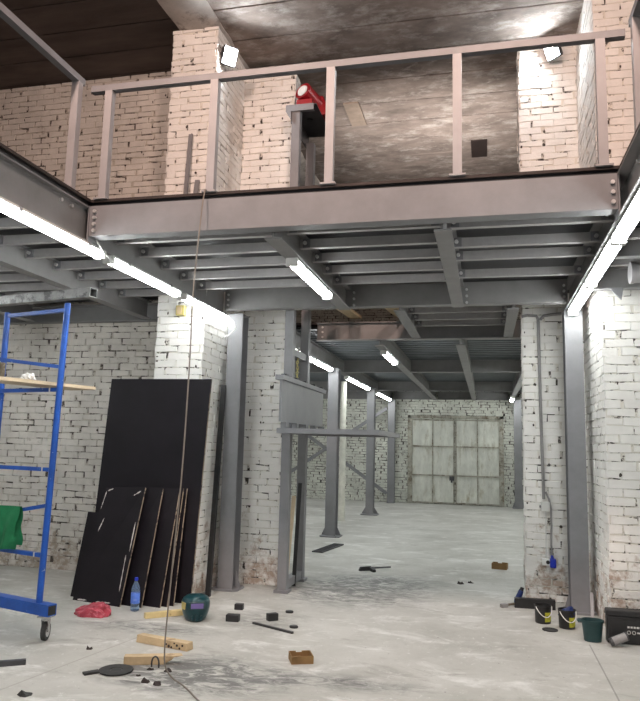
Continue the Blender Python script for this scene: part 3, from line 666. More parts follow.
# ------------------------------------------------------------------ blue rolling scaffold
dx, dy = math.cos(math.radians(16)), -math.sin(math.radians(16))     # along the end frame
nx, ny = -dy, dx                                                     # along the length of the scaffold
def scaffold():
    B = Vector((-3.525, 5.14, 0)); T = Vector((-3.468, 5.14, 0))
    W = Vector((dx, dy, 0)) * -.71
    t = thing('rolling_scaffold', 'blue tubular rolling scaffold frame on casters with chipped paint', 'scaffold', (B.x, B.y, 0))
    rp = lambda z: Vector(((T.x - B.x) * (z - .28) / 2.48, 0, z))       # the outer post leans a little
    lp = lambda z: Vector((W.x - .0, W.y, z))
    r = .026
    mb = MB(); mb.cyl(rp(.27), rp(2.75), r, r, 14); mb.build('post', 'blue', t, smooth=True)
    mb = MB(); mb.cyl(lp(.27), lp(2.72), r, r, 14); mb.build('post', 'blue', t, smooth=True)
    for z, d in ((2.69, 0), (2.01, 0), (1.345, 0), (.655, 0)):
        mb = MB(); mb.bar(lp(z), rp(z), .03, .032); mb.build('rung', 'blue', t)
        if z < 2.5:
            q = rp(z).lerp(lp(z), .14); mb = MB(); mb.bar(q - Vector((dx, dy, 0)) * .008, q + Vector((dx, dy, 0)) * .008, .033, .035); mb.build('rung_collar', 'light_grey', t)
    n = Vector((nx, ny, 0))
    for p0, p1 in ((lp(2.29) - n * .04, rp(2.20) - n * .01), (lp(.93) + n * .02, rp(1.056) - n * .0)):
        mb = MB(); mb.bar(p0, p1, .02, .03); mb.build('brace', 'blue', t)
    # long brace running towards the neighbouring frame, its hook on the inner post
    mb = MB(); mb.bar(lp(2.22) - n * .04, lp(1.35) - n * 1.5, .022, .03); b = mb.build('brace', 'blue', t)
    mb = MB(); mb.box(W.x - .035, W.x + .04, W.y - .075, W.y - .02, 2.12, 2.26); mb.build('brace_hook', 'rust', b)
    a = Vector((dx, dy, 0))
    mb = MB(); mb.bar(a * -.95 + Vector((0, 0, .245)), a * .155 + Vector((0, 0, .245)), .09, .088)
    bm_ = mb.build('base_beam', 'blue', t)
    mb = MB(); mb.bar(a * .1551 + Vector((0, 0, .245)), a * .157 + Vector((0, 0, .245)), .072, .070); tag(mb.build('beam_opening', 'black', bm_), 'dark open end of the tube')
    for s in (.095, -.88):
        q = a * s
        mb = MB(); mb.cbox((q.x, q.y, .192), (.10, .10, .012)); mb.cyl((q.x, q.y, .165), (q.x, q.y, .187), .035, .035, 14)
        f = Vector((.25, -.97, 0)); f.normalize(); sd = Vector((f.y, -f.x, 0))
        ctr = q + Vector((-.01, .02, .075))
        for k in (-1, 1): mb.hexa([ctr + sd * k * .024 + f * u + Vector((0, 0, z)) for u, z in ((-.012, -.01), (.012, -.01))] + [ctr + sd * k * .028 + f * u + Vector((0, 0, -.01)) for u in (.012, -.012)],
                                  [q + sd * k * .024 + f * u + Vector((0, 0, .17)) for u in (-.03, .03)] + [q + sd * k * .028 + f * u + Vector((0, 0, .17)) for u in (.03, -.03)])
        c = mb.build('caster', 'chrome', t)
        mb = MB(); mb.cyl(ctr - sd * .018, ctr + sd * .018, .073, .073, 28); mb.build('wheel', 'rubber', c, smooth=True, bevel=.006)
        mb = MB(); mb.cyl(ctr - sd * .0195, ctr + sd * .0195, .046, .046, 20); tag(mb.build('wheel_hub', 'chrome', c, smooth=True), 'bright metal hub')
    return t
scaffold()
# hollow steel section lying on top of the scaffold
mb = MB(); q0 = Vector((-3.17, 5.045, 2.812)); q1 = q0 - Vector((dx, dy, -.02)) * 2.2; s_ = .04; i_ = .034
def hollow(mb, p0, p1, s, i):
    for (a, b, ww, hh) in ((0, s - (s - i) / 2, 2 * s, s - i), (0, -s + (s - i) / 2, 2 * s, s - i), (s - (s - i) / 2, 0, s - i, 2 * i), (-s + (s - i) / 2, 0, s - i, 2 * i)):
        d = (Vector(p1) - Vector(p0)).normalized(); sd = d.cross(Vector((0, 0, 1))).normalized(); u = sd.cross(d)
        off = sd * a + u * b; mb.bar(Vector(p0) + off, Vector(p1) + off, ww, hh)
hollow(mb, q0, q1, s_, i_)
mb.use('scratched')
tag(mb.build('square_tube', 'scratched'), 'scratched hollow square steel tube lying across the top of the scaffold', 'tube')
# plank and rag
pe = Vector((-3.43, 5.60, 2.06)); dirp = Vector((nx, ny, 0))
mb = MB(); pc = pe - Vector((dx, dy, 0)) * .16
mb.bar(pc - dirp * 2.2, pc, .32, .028); tag(mb.build('scaffold_plank', 'plank'), 'pale wooden plank laid across the blue scaffold rung', 'plank')
bmr = bmesh.new(); bmesh.ops.create_icosphere(bmr, subdivisions=3, radius=1)
for v in bmr.verts:
    n_ = .75 + .25 * math.sin(7 * v.co.x + 3 * v.co.z) * math.cos(5 * v.co.y + 2 * v.co.x)
    v.co = Vector((v.co.x * .085 * n_, v.co.y * .06 * n_, max(v.co.z, -.2) * .055 * (n_ + .25 * v.co.x)))
me = bpy.data.meshes.new('white_rag'); bmr.to_mesh(me); bmr.free(); me.materials.append(MT['white'])
o = bpy.data.objects.new('white_rag', me); C.objects.link(o); o.location = (-3.68, 4.98, 2.074 + .015)
tag(o, 'small crumpled white rag on the scaffold plank', 'rag')
# green cloth hung over the brace
def cloth():
    vs = []; fs = []; nu, nv = 22, 26
    top = 1.03
    for side in (1, -1):
        for j in range(nv + 1):
            for i in range(nu + 1):
                u = i / nu; v = j / nv
                x = -4.10 + (.30 - .02 * v + .012 * math.sin(9 * v)) * u
                z = top - .36 * v * (1.0 - .04 * u) * (1 if side > 0 else .93)
                fold = .022 * math.sin(u * 8 + 2.5 * v) * (.35 + v) + .012 * math.sin(u * 15 + v * 4) * v
                y = 5.22 - .02 - (.012 + .028 * min(1, v * 3)) * side - fold + .03 * (x + 3.9) * -1
                vs.append((x, y, z + (.006 * math.sin(u * 11) if j else 0)))
    k = (nu + 1) * (nv + 1)
    for sd in (0, 1):
        for j in range(nv):
            for i in range(nu):
                a = sd * k + j * (nu + 1) + i; q = (a, a + 1, a + nu + 2, a + nu + 1); fs.append(q if sd == 0 else q[::-1])
    for i in range(nu): fs.append((i + 1, i, k + i, k + i + 1))
    mb = MB(); mb.add(vs, fs); tag(mb.build('green_cloth', 'cloth_green', smooth=True), 'green cloth draped over the lower bars of the blue scaffold', 'cloth')
cloth()

# ------------------------------------------------------------------ black sheets leaning by the tall pier
def sheet(label, bl, br, tr, tl, th=.014, group=None, chips=()):
    c = Vector(bl); t = thing('plywood_sheet', label, 'sheet', c, 0, group)
    q = [Vector(p) - c for p in (bl, br, tr, tl)]
    n = (q[1] - q[0]).cross(q[3] - q[0]).normalized()
    mb = MB(); mb.slab(q, th); tag(mb.build('black_face', 'black_sheet', t), 'black film face')
    k = .004; e = MB()
    e.slab([q[1] - n * .002, q[1] + (q[1] - q[0]).normalized() * k - n * .002, q[2] + (q[2] - q[3]).normalized() * k - n * .002, q[2] - n * .002], th - .003)
    tag(e.build('sheet_edge', 'sheet_edge', t), 'bare wooden edge')
    for (u0, u1, v0, v1) in chips:
        f = lambda u, v: q[0].lerp(q[1], u).lerp(q[3].lerp(q[2], u), v) + n * .0012
        rr = random.Random(int(u0 * 1000)); pts = []; m = 9
        mid = [(u0 + (u1 - u0) * i / m, v0 + (v1 - v0) * i / m) for i in range(m + 1)]
        wv = [rr.uniform(.2, 1.0) * .014 for _ in mid]; wv[0] = wv[-1] = .002
        px_, py_ = -(v1 - v0), (u1 - u0); l = math.hypot(px_, py_) or 1; px_, py_ = px_ / l, py_ / l
        a = [f(u + px_ * w_, v + py_ * w_ * .6) for (u, v), w_ in zip(mid, wv)]; b = [f(u - px_ * w_, v - py_ * w_ * .6) for (u, v), w_ in zip(mid, wv)]
        cm = MB(); cm.add(a + b, [(i, i + 1, m + 2 + i, m + 1 + i) for i in range(m)]); tag(cm.build('chipped_spot', 'chip', t, fix=False), 'pale chipped spot')
    return t
sheet('tall black plywood sheet leaning on the whitewashed pier', (-4.06, 6.69, 0), (-2.885, 6.69, 0), (-2.845, 6.875, 2.27), (-4.02, 6.875, 2.27), .018)
sheet('small black sheet at the front of the stack, with pale chipped edges', (-4.06, 6.47, 0), (-3.47, 6.345, 0), (-3.405, 6.61, 1.125), (-3.865, 6.64, 1.115), .014, None,
      ((.93, .90, .12, .42), (.96, .95, .45, .70), (.03, .05, .80, .96), (.08, .20, .965, .985), (.76, .92, .93, .97), (.10, .3, .01, .015), (.5, .8, .012, .02), (.12, .18, .6, .72)))
sheet('black sheet second in the stack, its edge showing beside the bottle', (-3.80, 6.50, 0), (-3.262, 6.385, 0), (-3.232, 6.655, 1.12), (-3.77, 6.68, 1.12))
sheet('black sheet third in the stack, counted from the chipped one', (-3.60, 6.54, 0), (-3.092, 6.44, 0), (-3.058, 6.685, 1.125), (-3.57, 6.70, 1.125))
sheet('black sheet fourth in the stack, counted from the chipped one', (-3.55, 6.585, 0), (-3.045, 6.495, 0), (-3.032, 6.713, 1.125), (-3.53, 6.725, 1.125))
sheet('black sheet at the back of the stack, against the tall sheet', (-3.5, 6.625, 0), (-3.0, 6.545, 0), (-3.005, 6.742, 1.125), (-3.49, 6.752, 1.125))
sheet('low black sheet half hidden behind the chipped one, on its wall side', (-4.17, 6.60, 0), (-3.87, 6.545, 0), (-3.84, 6.68, .845), (-4.10, 6.71, .845))
mb = MB(); mb.bar((-2.855, 7.06, 0), (-2.90, 7.365, 2.25), .052, .012, (0, 1, 0)); mb.bar((-2.832, 7.075, 0), (-2.877, 7.38, 2.25), .006, .04, (0, 1, 0))
tag(mb.build('angle_bar', 'black', None), 'dark steel angle bar leaning on the column beside the narrow pier', 'bar')

# ------------------------------------------------------------------ things on the floor, scaffold side
def bottle():
    t = thing('water_bottle', 'clear plastic water bottle with blue cap in front of the black sheets', 'bottle', (-3.262, 6.262, 0))
    mb = MB(); mb.lathe([(.030, 0), (.040, .006), (.041, .03), (.039, .05), (.041, .07), (.041, .19), (.036, .22), (.018, .26), (.014, .275), (.014, .285)], n=24); mb.build('body', 'clear', t, smooth=True)
    mb = MB(); mb.lathe([(.0415, .07), (.0425, .072), (.0425, .165), (.0415, .167)], n=24); tag(mb.build('label_band', 'label_blue', t, smooth=True), 'blue and white label band')
    mb = MB(); mb.lathe([(.017, .278), (.017, .302), (.015, .305)], n=20); tag(mb.build('cap', 'blueplug', t, smooth=True), 'blue screw cap')
bottle()
def crumple(name, m, loc, sx, sy, sz, seed, label, cat):
    bm = bmesh.new(); bmesh.ops.create_icosphere(bm, subdivisions=4, radius=1); r = random.Random(seed)
    ph = [(Vector((r.uniform(-1, 1), r.uniform(-1, 1), r.uniform(-1, 1))).normalized() * r.uniform(2.5, 7), r.uniform(0, 6)) for _ in range(9)]
    for v in bm.verts:
        n = 1 + sum(.09 * abs(math.sin(v.co.dot(k) + p)) for k, p in ph) - .35
        c = v.co * n; z = max(c.z, -.25) + .25
        v.co = Vector((c.x * sx, c.y * sy, z * sz * (1 + .35 * c.x)))
    me = bpy.data.meshes.new(name); bm.to_mesh(me); bm.free(); me.materials.append(MT[m])
    for p in me.polygons: p.use_smooth = False
    o = bpy.data.objects.new(name, me); C.objects.link(o); o.location = loc; return tag(o, label, cat)
crumple('plastic_bag', 'bag', (-3.54, 5.98, 0), .15, .085, .075, 5, 'crumpled red plastic bag on the floor between scaffold and black sheets', 'bag')

def timber(name, label, p0, p1, wd, ht, m, broken=False, seed=1):
    p0, p1 = Vector((*p0, 0)), Vector((*p1, 0)); d = (p1 - p0); L_ = d.length
    t = thing(name, label, 'timber', p0, math.atan2(d.y, d.x))
    r = random.Random(seed); mb = MB(); a = wd / 2
    if broken:
        zs = [0, .3, .55, .8, 1.0]; ex = [L_ - .05, L_ - .02, L_ + .01, L_ + .02, L_ + .09]
        front = [(0, 0)] + [(x, z * ht) for x, z in zip(ex, zs)] + [(0, ht)]
        k = len(front); mb.add([(x, -a, z) for x, z in front] + [(x + r.uniform(-.02, .02) * (x > .1), a, z) for x, z in front],
                               [tuple(range(k)), tuple(range(2 * k - 1, k - 1, -1))] + [(i, (i + 1) % k, k + (i + 1) % k, k + i) for i in range(k)])
    else: mb.hexa([(0, -a, 0), (L_, -a, 0), (L_, a, 0), (0, a, 0)], [(.004, -a + .003, ht), (L_ - .008, -a + .002, ht - .002), (L_ - .004, a - .004, ht), (.002, a - .002, ht - .003)])
    mb.build('timber_body', m, t, bevel=.004)
    return t
timber('timber_block', 'yellowish wooden beam offcut lying beside the welding mask', (-3.04, 6.03), (-2.71, 6.33), .06, .05, 'wood_yellow')
t = timber('timber_block', 'knotty wooden block in front of the welding mask', (-2.735, 5.36), (-2.245, 5.25), .08, .06, 'wood')
mb = MB(); rr = random.Random(9)
for i in range(7):
    x = .30 + i * .026; z = .012 + rr.random() * .036; mb.cyl((x, -.0425, z), (x, -.0385, z), .006 + rr.random() * .006, None, 7)
tag(mb.build('knot_holes', 'deck_top', t), 'dark knots on the side')
timber('timber_block', 'wooden board offcut with a broken end behind the dark disc', (-2.56, 4.80), (-2.25, 4.92), .07, .06, 'wood', True, 3)

def mask():
    t = thing('welding_mask', 'dark teal welding mask with violet window standing on the floor', 'welding mask', (-2.60, 6.16, 0), math.radians(-62)); t.scale = (1.15, 1.15, .82)
    # shell faces local +x; a curved shield open at the back
    prof = [(.00, .085), (.03, .098), (.08, .110), (.14, .118), (.19, .118), (.23, .105), (.255, .08), (.272, .04), (.276, .0)]
    n = 22; vs = []; fs = []
    for z, r in prof:
        for i in range(n + 1):
            a = math.radians(-128 + 256 * i / n); fx = 1.0 + .12 * (1 - z / .28) * math.cos(a)
            rx = r * fx
            vs.append((rx * math.cos(a) * (1.05 if math.cos(a) > 0 else .95), r * math.sin(a) * .95, z + (.03 * (1 - math.cos(a)) * (1 - z / .276) * .6)))
    for j in range(len(prof) - 1):
        for i in range(n): fs.append((j * (n + 1) + i, j * (n + 1) + i + 1, (j + 1) * (n + 1) + i + 1, (j + 1) * (n + 1) + i))
    mb = MB(); mb.add(vs, fs); sh = mb.build('shell', 'teal', t, smooth=True, fix=True)
    md = sh.modifiers.new('thickness', 'SOLIDIFY'); md.thickness = .004
    mb = MB(); mb.box(.108, .128, -.062, .062, .135, .215); fr = mb.build('visor_frame', 'tealdark', t, bevel=.006)
    mb = MB(); mb.box(.127, .131, -.048, .048, .150, .203); tag(mb.build('visor_glass', 'visor', fr), 'violet window')
    mb = MB()
    for y in (-.03, 0, .03): mb.bar((.128, y, .02), (.125, y * 1.2, .075), .006, .012, (0, 1, 0))
    tag(mb.build('chin_ribs', 'teal', t), 'raised chin ribs')
    mb = MB(); mb.hexa([(.03, -.1135, .13), (.085, -.094, .13), (.085, -.088, .13), (.03, -.107, .13)], [(.03, -.1135, .2), (.085, -.090, .2), (.085, -.084, .2), (.03, -.107, .2)]); tag(mb.build('side_window', 'lens_yellow', t), 'yellowish side window')
    mb = MB()
    pts = [(.085 * math.cos(a) - .02, .09 * math.sin(a), .17 + .02 * math.cos(a)) for a in [math.radians(60 + 240 * i / 14) for i in range(15)]]
    for p, q in zip(pts, pts[1:]): mb.bar(p, q, .004, .028)
    mb.build('headband', 'black', t)
mask()
def disc():
    t = thing('grinding_disc', 'dark round disc lying flat on the floor near the broken board', 'disc', (-2.53, 4.635, 0))
    mb = MB(); mb.lathe([(.02, .012), (.115, .004), (.118, .008), (.118, .014), (.10, .018), (.045, .016), (.04, .010), (.012, .010)], n=36); mb.build('disc_body', 'rubber', t, smooth=True)
    mb = MB(); mb.lathe([(.04, .0105), (.012, .0115), (.0, .0115)], n=20); mb.build('disc_centre', 'steel_dark', t)
disc()
mb = MB(); mb.bar((-2.70, 4.50, .008), (-2.63, 4.58, .008), .05, .014); tag(mb.build('steel_offcut', 'rubber'), 'small dark scrap touching the rim of the round disc', 'scrap')
def shard(loc, s, seed, label, m='deck_top'):
    r = random.Random(seed); mb = MB(); n = 7
    pts = [(s * r.uniform(.5, 1) * math.cos(2 * math.pi * i / n), s * .8 * r.uniform(.5, 1) * math.sin(2 * math.pi * i / n)) for i in range(n)]
    hs = [r.uniform(.05, .75) ** 1.5 * s for _ in range(n)]
    vs = [(x, y, 0) for x, y in pts] + [(x * .8, y * .8, h) for (x, y), h in zip(pts, hs)] + [(0, 0, s * .25)]
    fs = [tuple(range(n - 1, -1, -1))] + [(i, (i + 1) % n, n + (i + 1) % n, n + i) for i in range(n)] + [(n + i, n + (i + 1) % n, 2 * n) for i in range(n)]
    mb.add(vs, fs); o = mb.build('dark_scrap', m); o.location = loc; return tag(o, label, 'scrap')
shard((-2.99, 5.04, 0), .04, 1, 'lone dark scrap on the floor in front of the red bag')
shard((-2.32, 4.74, 0), .032, 5, 'dark scrap under the broken board beside the disc')
shard((-2.19, 4.74, 0), .035, 2, 'dark pointed scrap below the broken end of the board')
shard((-2.235, 4.50, 0), .05, 3, 'largest of the dark scraps on the smudge below the broken board')
shard((-2.13, 4.47, 0), .04, 4, 'dark scrap beside the largest one, on the cable side')
shard((-2.34, 4.60, 0), .022, 6, 'tiny dark scrap between the disc and the largest scrap')
mb = MB(); pts = [(-2.315 + .028 * math.cos(a), 4.80, .028 + .045 * math.sin(a)) for a in [math.pi * i / 8 for i in range(9)]]
mb.tube([(-2.287, 4.80, .0)] + pts + [(-2.343, 4.80, .0)], .006, 6); tag(mb.build('wire_loop', 'steel_dark', smooth=True), 'small dark wire loop standing in front of the broken board', 'wire')
mb = MB(); mb.bar((-3.55, 4.36, .016), (-3.215, 4.585, .016), .05, .032); tag(mb.build('steel_strip', 'steel_dark'), 'dark steel strip lying near the scaffold caster', 'strip')
shard((-2.83, 4.06, 0), .07, 8, 'flat grey scrap at the front edge of the picture', 'rubber')
# hanging cable
def catenary():
    P = [(-1.962, YF + .03, ZD + .058), (-1.962, YF - .02, ZD + .058), (-1.965, YF - .045, ZD + .03), (-1.962, YF - .09, 3.2), (-1.988, YF - .10, 2.66), (-1.99, YF - .10, 2.1), (-2.004, YF - .10, 1.42), (-2.03, YF - .1, .95), (-2.058, YF - .10, .44), (-2.078, YF - .07, .24), (-2.085, YF - .03, .12), (-2.055, YF + .02, .035), (-1.985, YF + .01, .008), (-1.875, YF - .10, .008), (-1.78, YF - .21, .008), (-1.6, YF - .40, .008)]
    out = []
    for i in range(len(P) - 1):
        p0, p1, p2, p3 = (Vector(P[max(0, min(len(P) - 1, i + k))]) for k in (-1, 0, 1, 2))
        for s in range(6):
            t = s / 6; out.append(.5 * ((2 * p1) + (p2 - p0) * t + (2 * p0 - 5 * p1 + 4 * p2 - p3) * t * t + (3 * p1 - p0 - 3 * p2 + p3) * t ** 3))
    out.append(Vector(P[-1]))
    mb = MB(); mb.tube(out, .0052, 8); tag(mb.build('hanging_cable', 'wire', smooth=True), 'thin grey cable hanging from the front beam down to the floor', 'cable')
catenary()

# ------------------------------------------------------------------ floor, middle
def block(x, y, sx, sy, sz, rz, label):
    mb = MB(); mb.box(-sx / 2, sx / 2, -sy / 2, sy / 2, 0, sz)
    o = mb.build('black_block', 'black', bevel=.006); o.location = (x, y, 0); o.rotation_euler = (0, 0, rz); tag(o, label, 'block', 'black blocks on the floor')
block(-2.35, 6.64, .085, .06, .055, .1, 'black block closest to the foot of the column')
block(-2.25, 6.20, .12, .07, .06, .08, 'black block between the welding mask and the thin rod')
block(-1.92, 6.34, .10, .06, .065, .75, 'black block turned askew beside the thin rod')
for i, (x, y, l) in enumerate(((-1.853, 6.68, 'small flat black puck beyond the askew black block'), (-1.665, 6.16, 'small flat black puck beside the end of the thin rod'))):
    mb = MB(); mb.lathe([(.02, 0), (.038, .0), (.04, .014), (.032, .02), (.012, .02)], n=18, sy=.8); o = mb.build('rubber_puck', 'black', smooth=True); o.location = (x, y, 0); tag(o, l, 'puck')
mb = MB(); mb.bar((-2.045, 6.17, .009), (-1.62, 5.965, .009), .022, .018); tag(mb.build('steel_rod', 'steel_dark'), 'thin dark steel rod lying beside the black blocks', 'rod')
def open_box(name, label, x, y, sx, sy, sz, rz, m, t=.006, notch=True):
    T_ = thing(name, label, 'box', (x, y, 0), rz); a, b = sx / 2, sy / 2
    mb = MB(); mb.box(-a, a, -b, b, 0, t); mb.box(-a, a, -b, -b + t, t, sz); mb.box(-a, -a + t, -b + t, b - t, t, sz); mb.box(a - t, a, -b + t, b - t, t, sz)
    mb.box(-a, -a * .35, b - t, b, t, sz); mb.box(-a * .35, a * .2, b - t, b, t, sz * .82); mb.box(a * .2, a, b - t, b, t, sz); mb.build('box_body', m, T_)
    if notch:
        mb = MB(); mb.bar((-a, -b - .002, sz - .003), (-a * .3, -b - .03, sz + .012), .02, .004); mb.build('box_flap', m, T_)
    return T_
open_box('cardboard_box', 'small open cardboard box alone on the front of the floor', -1.36, 5.26, .165, .15, .055, .42, 'cardboard')
open_box('cardboard_box', 'small brown box lying on the inner room floor before the gate', .165, 10.02, .20, .15, .075, -.15, 'cardboard', notch=False)
for x, y, l in ((-.308, 8.73, 'first small black bit on the floor of the doorway'), (-.194, 8.84, 'second small black bit on the floor of the doorway, nearer the conduit pier')):
    shard((x, y, 0), .05, int(x * 100) + 60, l)
def grating():
    t = thing('floor_grate', 'dark narrow steel plate lying in front of the first inner room column', 'plate', (-2.42, 10.9, 0), math.radians(82))
    mb = MB(); mb.box(-.48, .48, -.085, .085, 0, .02); mb.build('plate_body', 'steel_dark', t)
    mb = MB()
    for i in range(12): mb.box(-.45 + i * .078, -.42 + i * .078, -.07, .07, .02, .026)
    mb.build('plate_ribs', 'steel_dark', t)
grating()
def tool():
    t = thing('spray_gun', 'dark long hand tool lying on the doorway floor', 'tool', (-1.45, 9.25, 0), .55)
    mb = MB(); mb.cyl((-.05, 0, .03), (.26, .03, .03), .012, .010, 10); mb.build('barrel', 'steel_dark', t, smooth=True)
    mb = MB(); mb.hexa([(-.20, -.03, 0), (-.03, -.025, 0), (-.03, .025, 0), (-.20, .03, 0)], [(-.18, -.02, .05), (-.03, -.015, .055), (-.03, .015, .055), (-.18, .02, .05)]); mb.build('grip', 'black', t, bevel=.006)
    mb = MB(); mb.hexa([(-.06, -.14, 0), (-.02, -.14, 0), (.0, -.02, 0), (-.06, -.02, 0)], [(-.06, -.14, .03), (-.02, -.14, .03), (.0, -.02, .05), (-.06, -.02, .05)]); mb.build('handle', 'black', t)
tool()

# ------------------------------------------------------------------ things by the doorway pier
def pail(loc, label, rz, body, r=.075, h=.165):
    t = thing('paint_pail', label, 'pail', loc, rz)
    mb = MB(); mb.lathe([(r * .90, 0), (r * .93, .004), (r, h - .012), (r * 1.05, h - .010), (r * 1.05, h), (r * .97, h), (r * .95, h - .02), (r * .86, .02), (.0, .02)], n=28); mb.build('bucket_body', body, t, smooth=True)
    mb = MB(); n = 12
    vs = [(rr_ * 1.006 * math.cos(a), rr_ * 1.006 * math.sin(a), z) for z, rr_ in ((.02, r * .942), (.105, r * .975)) for a in [math.radians(-100 + 80 * i / n) for i in range(n + 1)]]
    mb.add(vs, [(i, i + 1, n + 2 + i, n + 1 + i) for i in range(n)]); tag(mb.build('paper_label', 'label_yellow', t, fix=False), 'yellow green label')
    mb = MB(); pts = [(r * 1.07 * math.cos(math.radians(-165 + 150 * i / 14)), r * 1.07 * math.sin(math.radians(-165 + 150 * i / 14)), h - .015 - .085 * math.sin(math.pi * i / 14)) for i in range(15)]
    mb.tube(pts, .004, 6); tag(mb.build('handle', 'white', t, smooth=True), 'whitish wire handle')
    return t
pail((.505, 7.10, 0), 'black paint pail with yellow label, standing before the conduit pier', .35, 'black')
tt = pail((.705, 6.97, 0), 'paint pail with blue rag inside, before the column', .35, 'black')
crumple('blue_rag', 'navy', (.705, 6.97, .10), .06, .06, .055, 8, 'dark blue rag stuffed into the pail before the column', 'rag')
mb = MB(); mb.lathe([(.02, 0), (.068, 0), (.07, .008), (.06, .010), (.052, .005), (.0, .005)], n=28); o = mb.build('pail_lid', 'rubber', smooth=True); o.location = (.545, 6.83, 0); tag(o, 'dark round lid lying on the floor between the two pails', 'lid')
def bucket():
    t = thing('bucket', 'dark green plastic bucket standing beside the black toolbox', 'bucket', (.872, 6.58, 0))
    mb = MB(); r = .082; h = .175
    mb.lathe([(r * .78, 0), (r * .80, .004), (r * .98, h - .02), (r * 1.08, h - .018), (r * 1.08, h), (r * 1.0, h), (r * .94, h - .02), (r * .74, .012), (.0, .012)], n=32, sx=1.08, sy=.92); mb.build('bucket_body', 'tealdark', t, smooth=True)
    mb = MB(); pts = [(-.115 + .0 * i, .0 + .03 * math.cos(a), .155 + .02 * math.sin(a)) for i, a in enumerate([math.pi * k / 6 for k in range(7)])]
    mb.box(-.125, -.085, -.03, .03, h - .02, h - .006); mb.build('spout', 'tealdark', t, bevel=.005)
bucket()
def toolbox():
    t = thing('tool_case', 'large black plastic tool case against the broad brick pier', 'tool case', (1.34, 6.60, 0))
    W_, H_, D_ = .355, .275, .10
    mb = MB(); mb.box(-W_, W_, -D_ / 2, D_ / 2, 0, H_ - .05); mb.build('case_body', 'black', t, bevel=.012)
    mb = MB(); mb.hexa([(-W_ - .008, -D_ / 2 - .012, H_ - .05), (W_ + .008, -D_ / 2 - .012, H_ - .05), (W_ + .008, D_ / 2 + .006, H_ - .05), (-W_ - .008, D_ / 2 + .006, H_ - .05)], [(-W_, -D_ / 2 - .008, H_), (W_, -D_ / 2 - .008, H_), (W_, D_ / 2, H_), (-W_, D_ / 2, H_)]); mb.build('case_lid', 'black', t, bevel=.008)
    mb = MB(); mb.box(-W_ + .03, W_ - .03, -D_ / 2 - .006, -D_ / 2, .02, .20); p = mb.build('front_panel', 'black', t, bevel=.004)
    y = -D_ / 2 - .0075
    mb = MB()
    for i in range(5): mb.box(-.195 + i * .024, -.178 + i * .024, y, y + .002, .135, .150)
    for cx in (-.185, -.145):
        n = 14
        for k in range(n):
            a0, a1 = 2 * math.pi * k / n, 2 * math.pi * (k + .8) / n
            mb.add([(cx + .016 * math.cos(a), y, .10 + .016 * math.sin(a)) for a in (a0, a1)] + [(cx + .010 * math.cos(a), y, .10 + .010 * math.sin(a)) for a in (a1, a0)], [(0, 1, 2, 3)])
    mb.box(-.12, -.07, y, y + .002, .094, .106)
    tag(mb.build('printed_marks', 'light_grey', p, fix=False), 'pale printed marks')
toolbox()
mb = MB(); mb.cyl((1.03, 6.46, .038), (1.15, 6.50, .038), .038, .038, 20); mb.use('chrome')
def roll():
    t = thing('foil_roll', 'grey and dark roll lying at the corner of the black tool case', 'roll', (1.06, 6.50, .04), math.radians(10)); t.rotation_euler = (0, math.radians(-22), math.radians(10)); t.location.z = .062; t.location.y = 6.45
    mb = MB(); mb.cyl((-.075, 0, 0), (.075, 0, 0), .034, .034, 22); mb.build('roll_body', 'steel_dark', t, smooth=True)
    mb = MB(); mb.cyl((-.055, 0, 0), (.060, 0, 0), .0352, .0352, 22, caps=False); tag(mb.build('grey_wrap', 'conduit', t, smooth=True), 'grey wrapping')
roll()
def tray():
    t = thing('steel_profile', 'black channel profile lying at the foot of the conduit pier', 'profile', (.54, 7.66, 0), .06)
    mb = MB(); mb.channel((-.27, 0, 0), (.13, 0, 0), .095, .07, .006, (0, 0, 1), -1); mb.build('profile_body', 'black', t)
tray()
def grinder():
    t = thing('angle_grinder', 'dark blue angle grinder propped at the foot of the conduit pier', 'grinder', (.345, 7.82, .0))
    mb = MB(); mb.cyl((-.03, 0, .075), (.0, 0, .145), .03, .026, 14); mb.build('motor_housing', 'navy', t, smooth=True)
    mb = MB(); mb.cyl((-.042, 0, .045), (-.03, 0, .075), .034, .03, 14); mb.cyl((-.05, 0, .0), (-.045, 0, .05), .03, .03, 14); mb.build('gear_head', 'navy', t, smooth=True)
    mb = MB(); mb.cyl((.0, 0, .145), (.01, 0, .175), .022, .018, 12); mb.build('rear_grip', 'black', t, smooth=True)
grinder()
def brush():
    t = thing('wire_brush', 'wooden handled brush lying on the doorway floor beside the black profile', 'brush', (.20, 7.66, 0), math.radians(40))
    mb = MB(); mb.bar((-.02, 0, .022), (.20, 0, .03), .026, .018); mb.build('handle', 'rust', t, bevel=.004)
    mb = MB(); mb.box(-.085, -.01, -.022, .022, .0, .035); mb.build('bristle_head', 'conduit', t)
brush()
mb = MB(); mb.box(.83, .97, 7.22, 7.26, .0, .035); mb.box(.95, .97, 7.05, 7.22, 0, .03); tag(mb.build('steel_offcut', 'steel_dark'), 'L-shaped steel offcut at the foot of the column by the pails', 'scrap')
mb = MB(); mb.bar((.985, 7.42, 0), (1.0, 7.55, .22), .03, .01, (0, 1, 0)); tag(mb.build('flat_bar', 'steel_light'), 'short pale flat bar leaning behind the green bucket', 'bar')

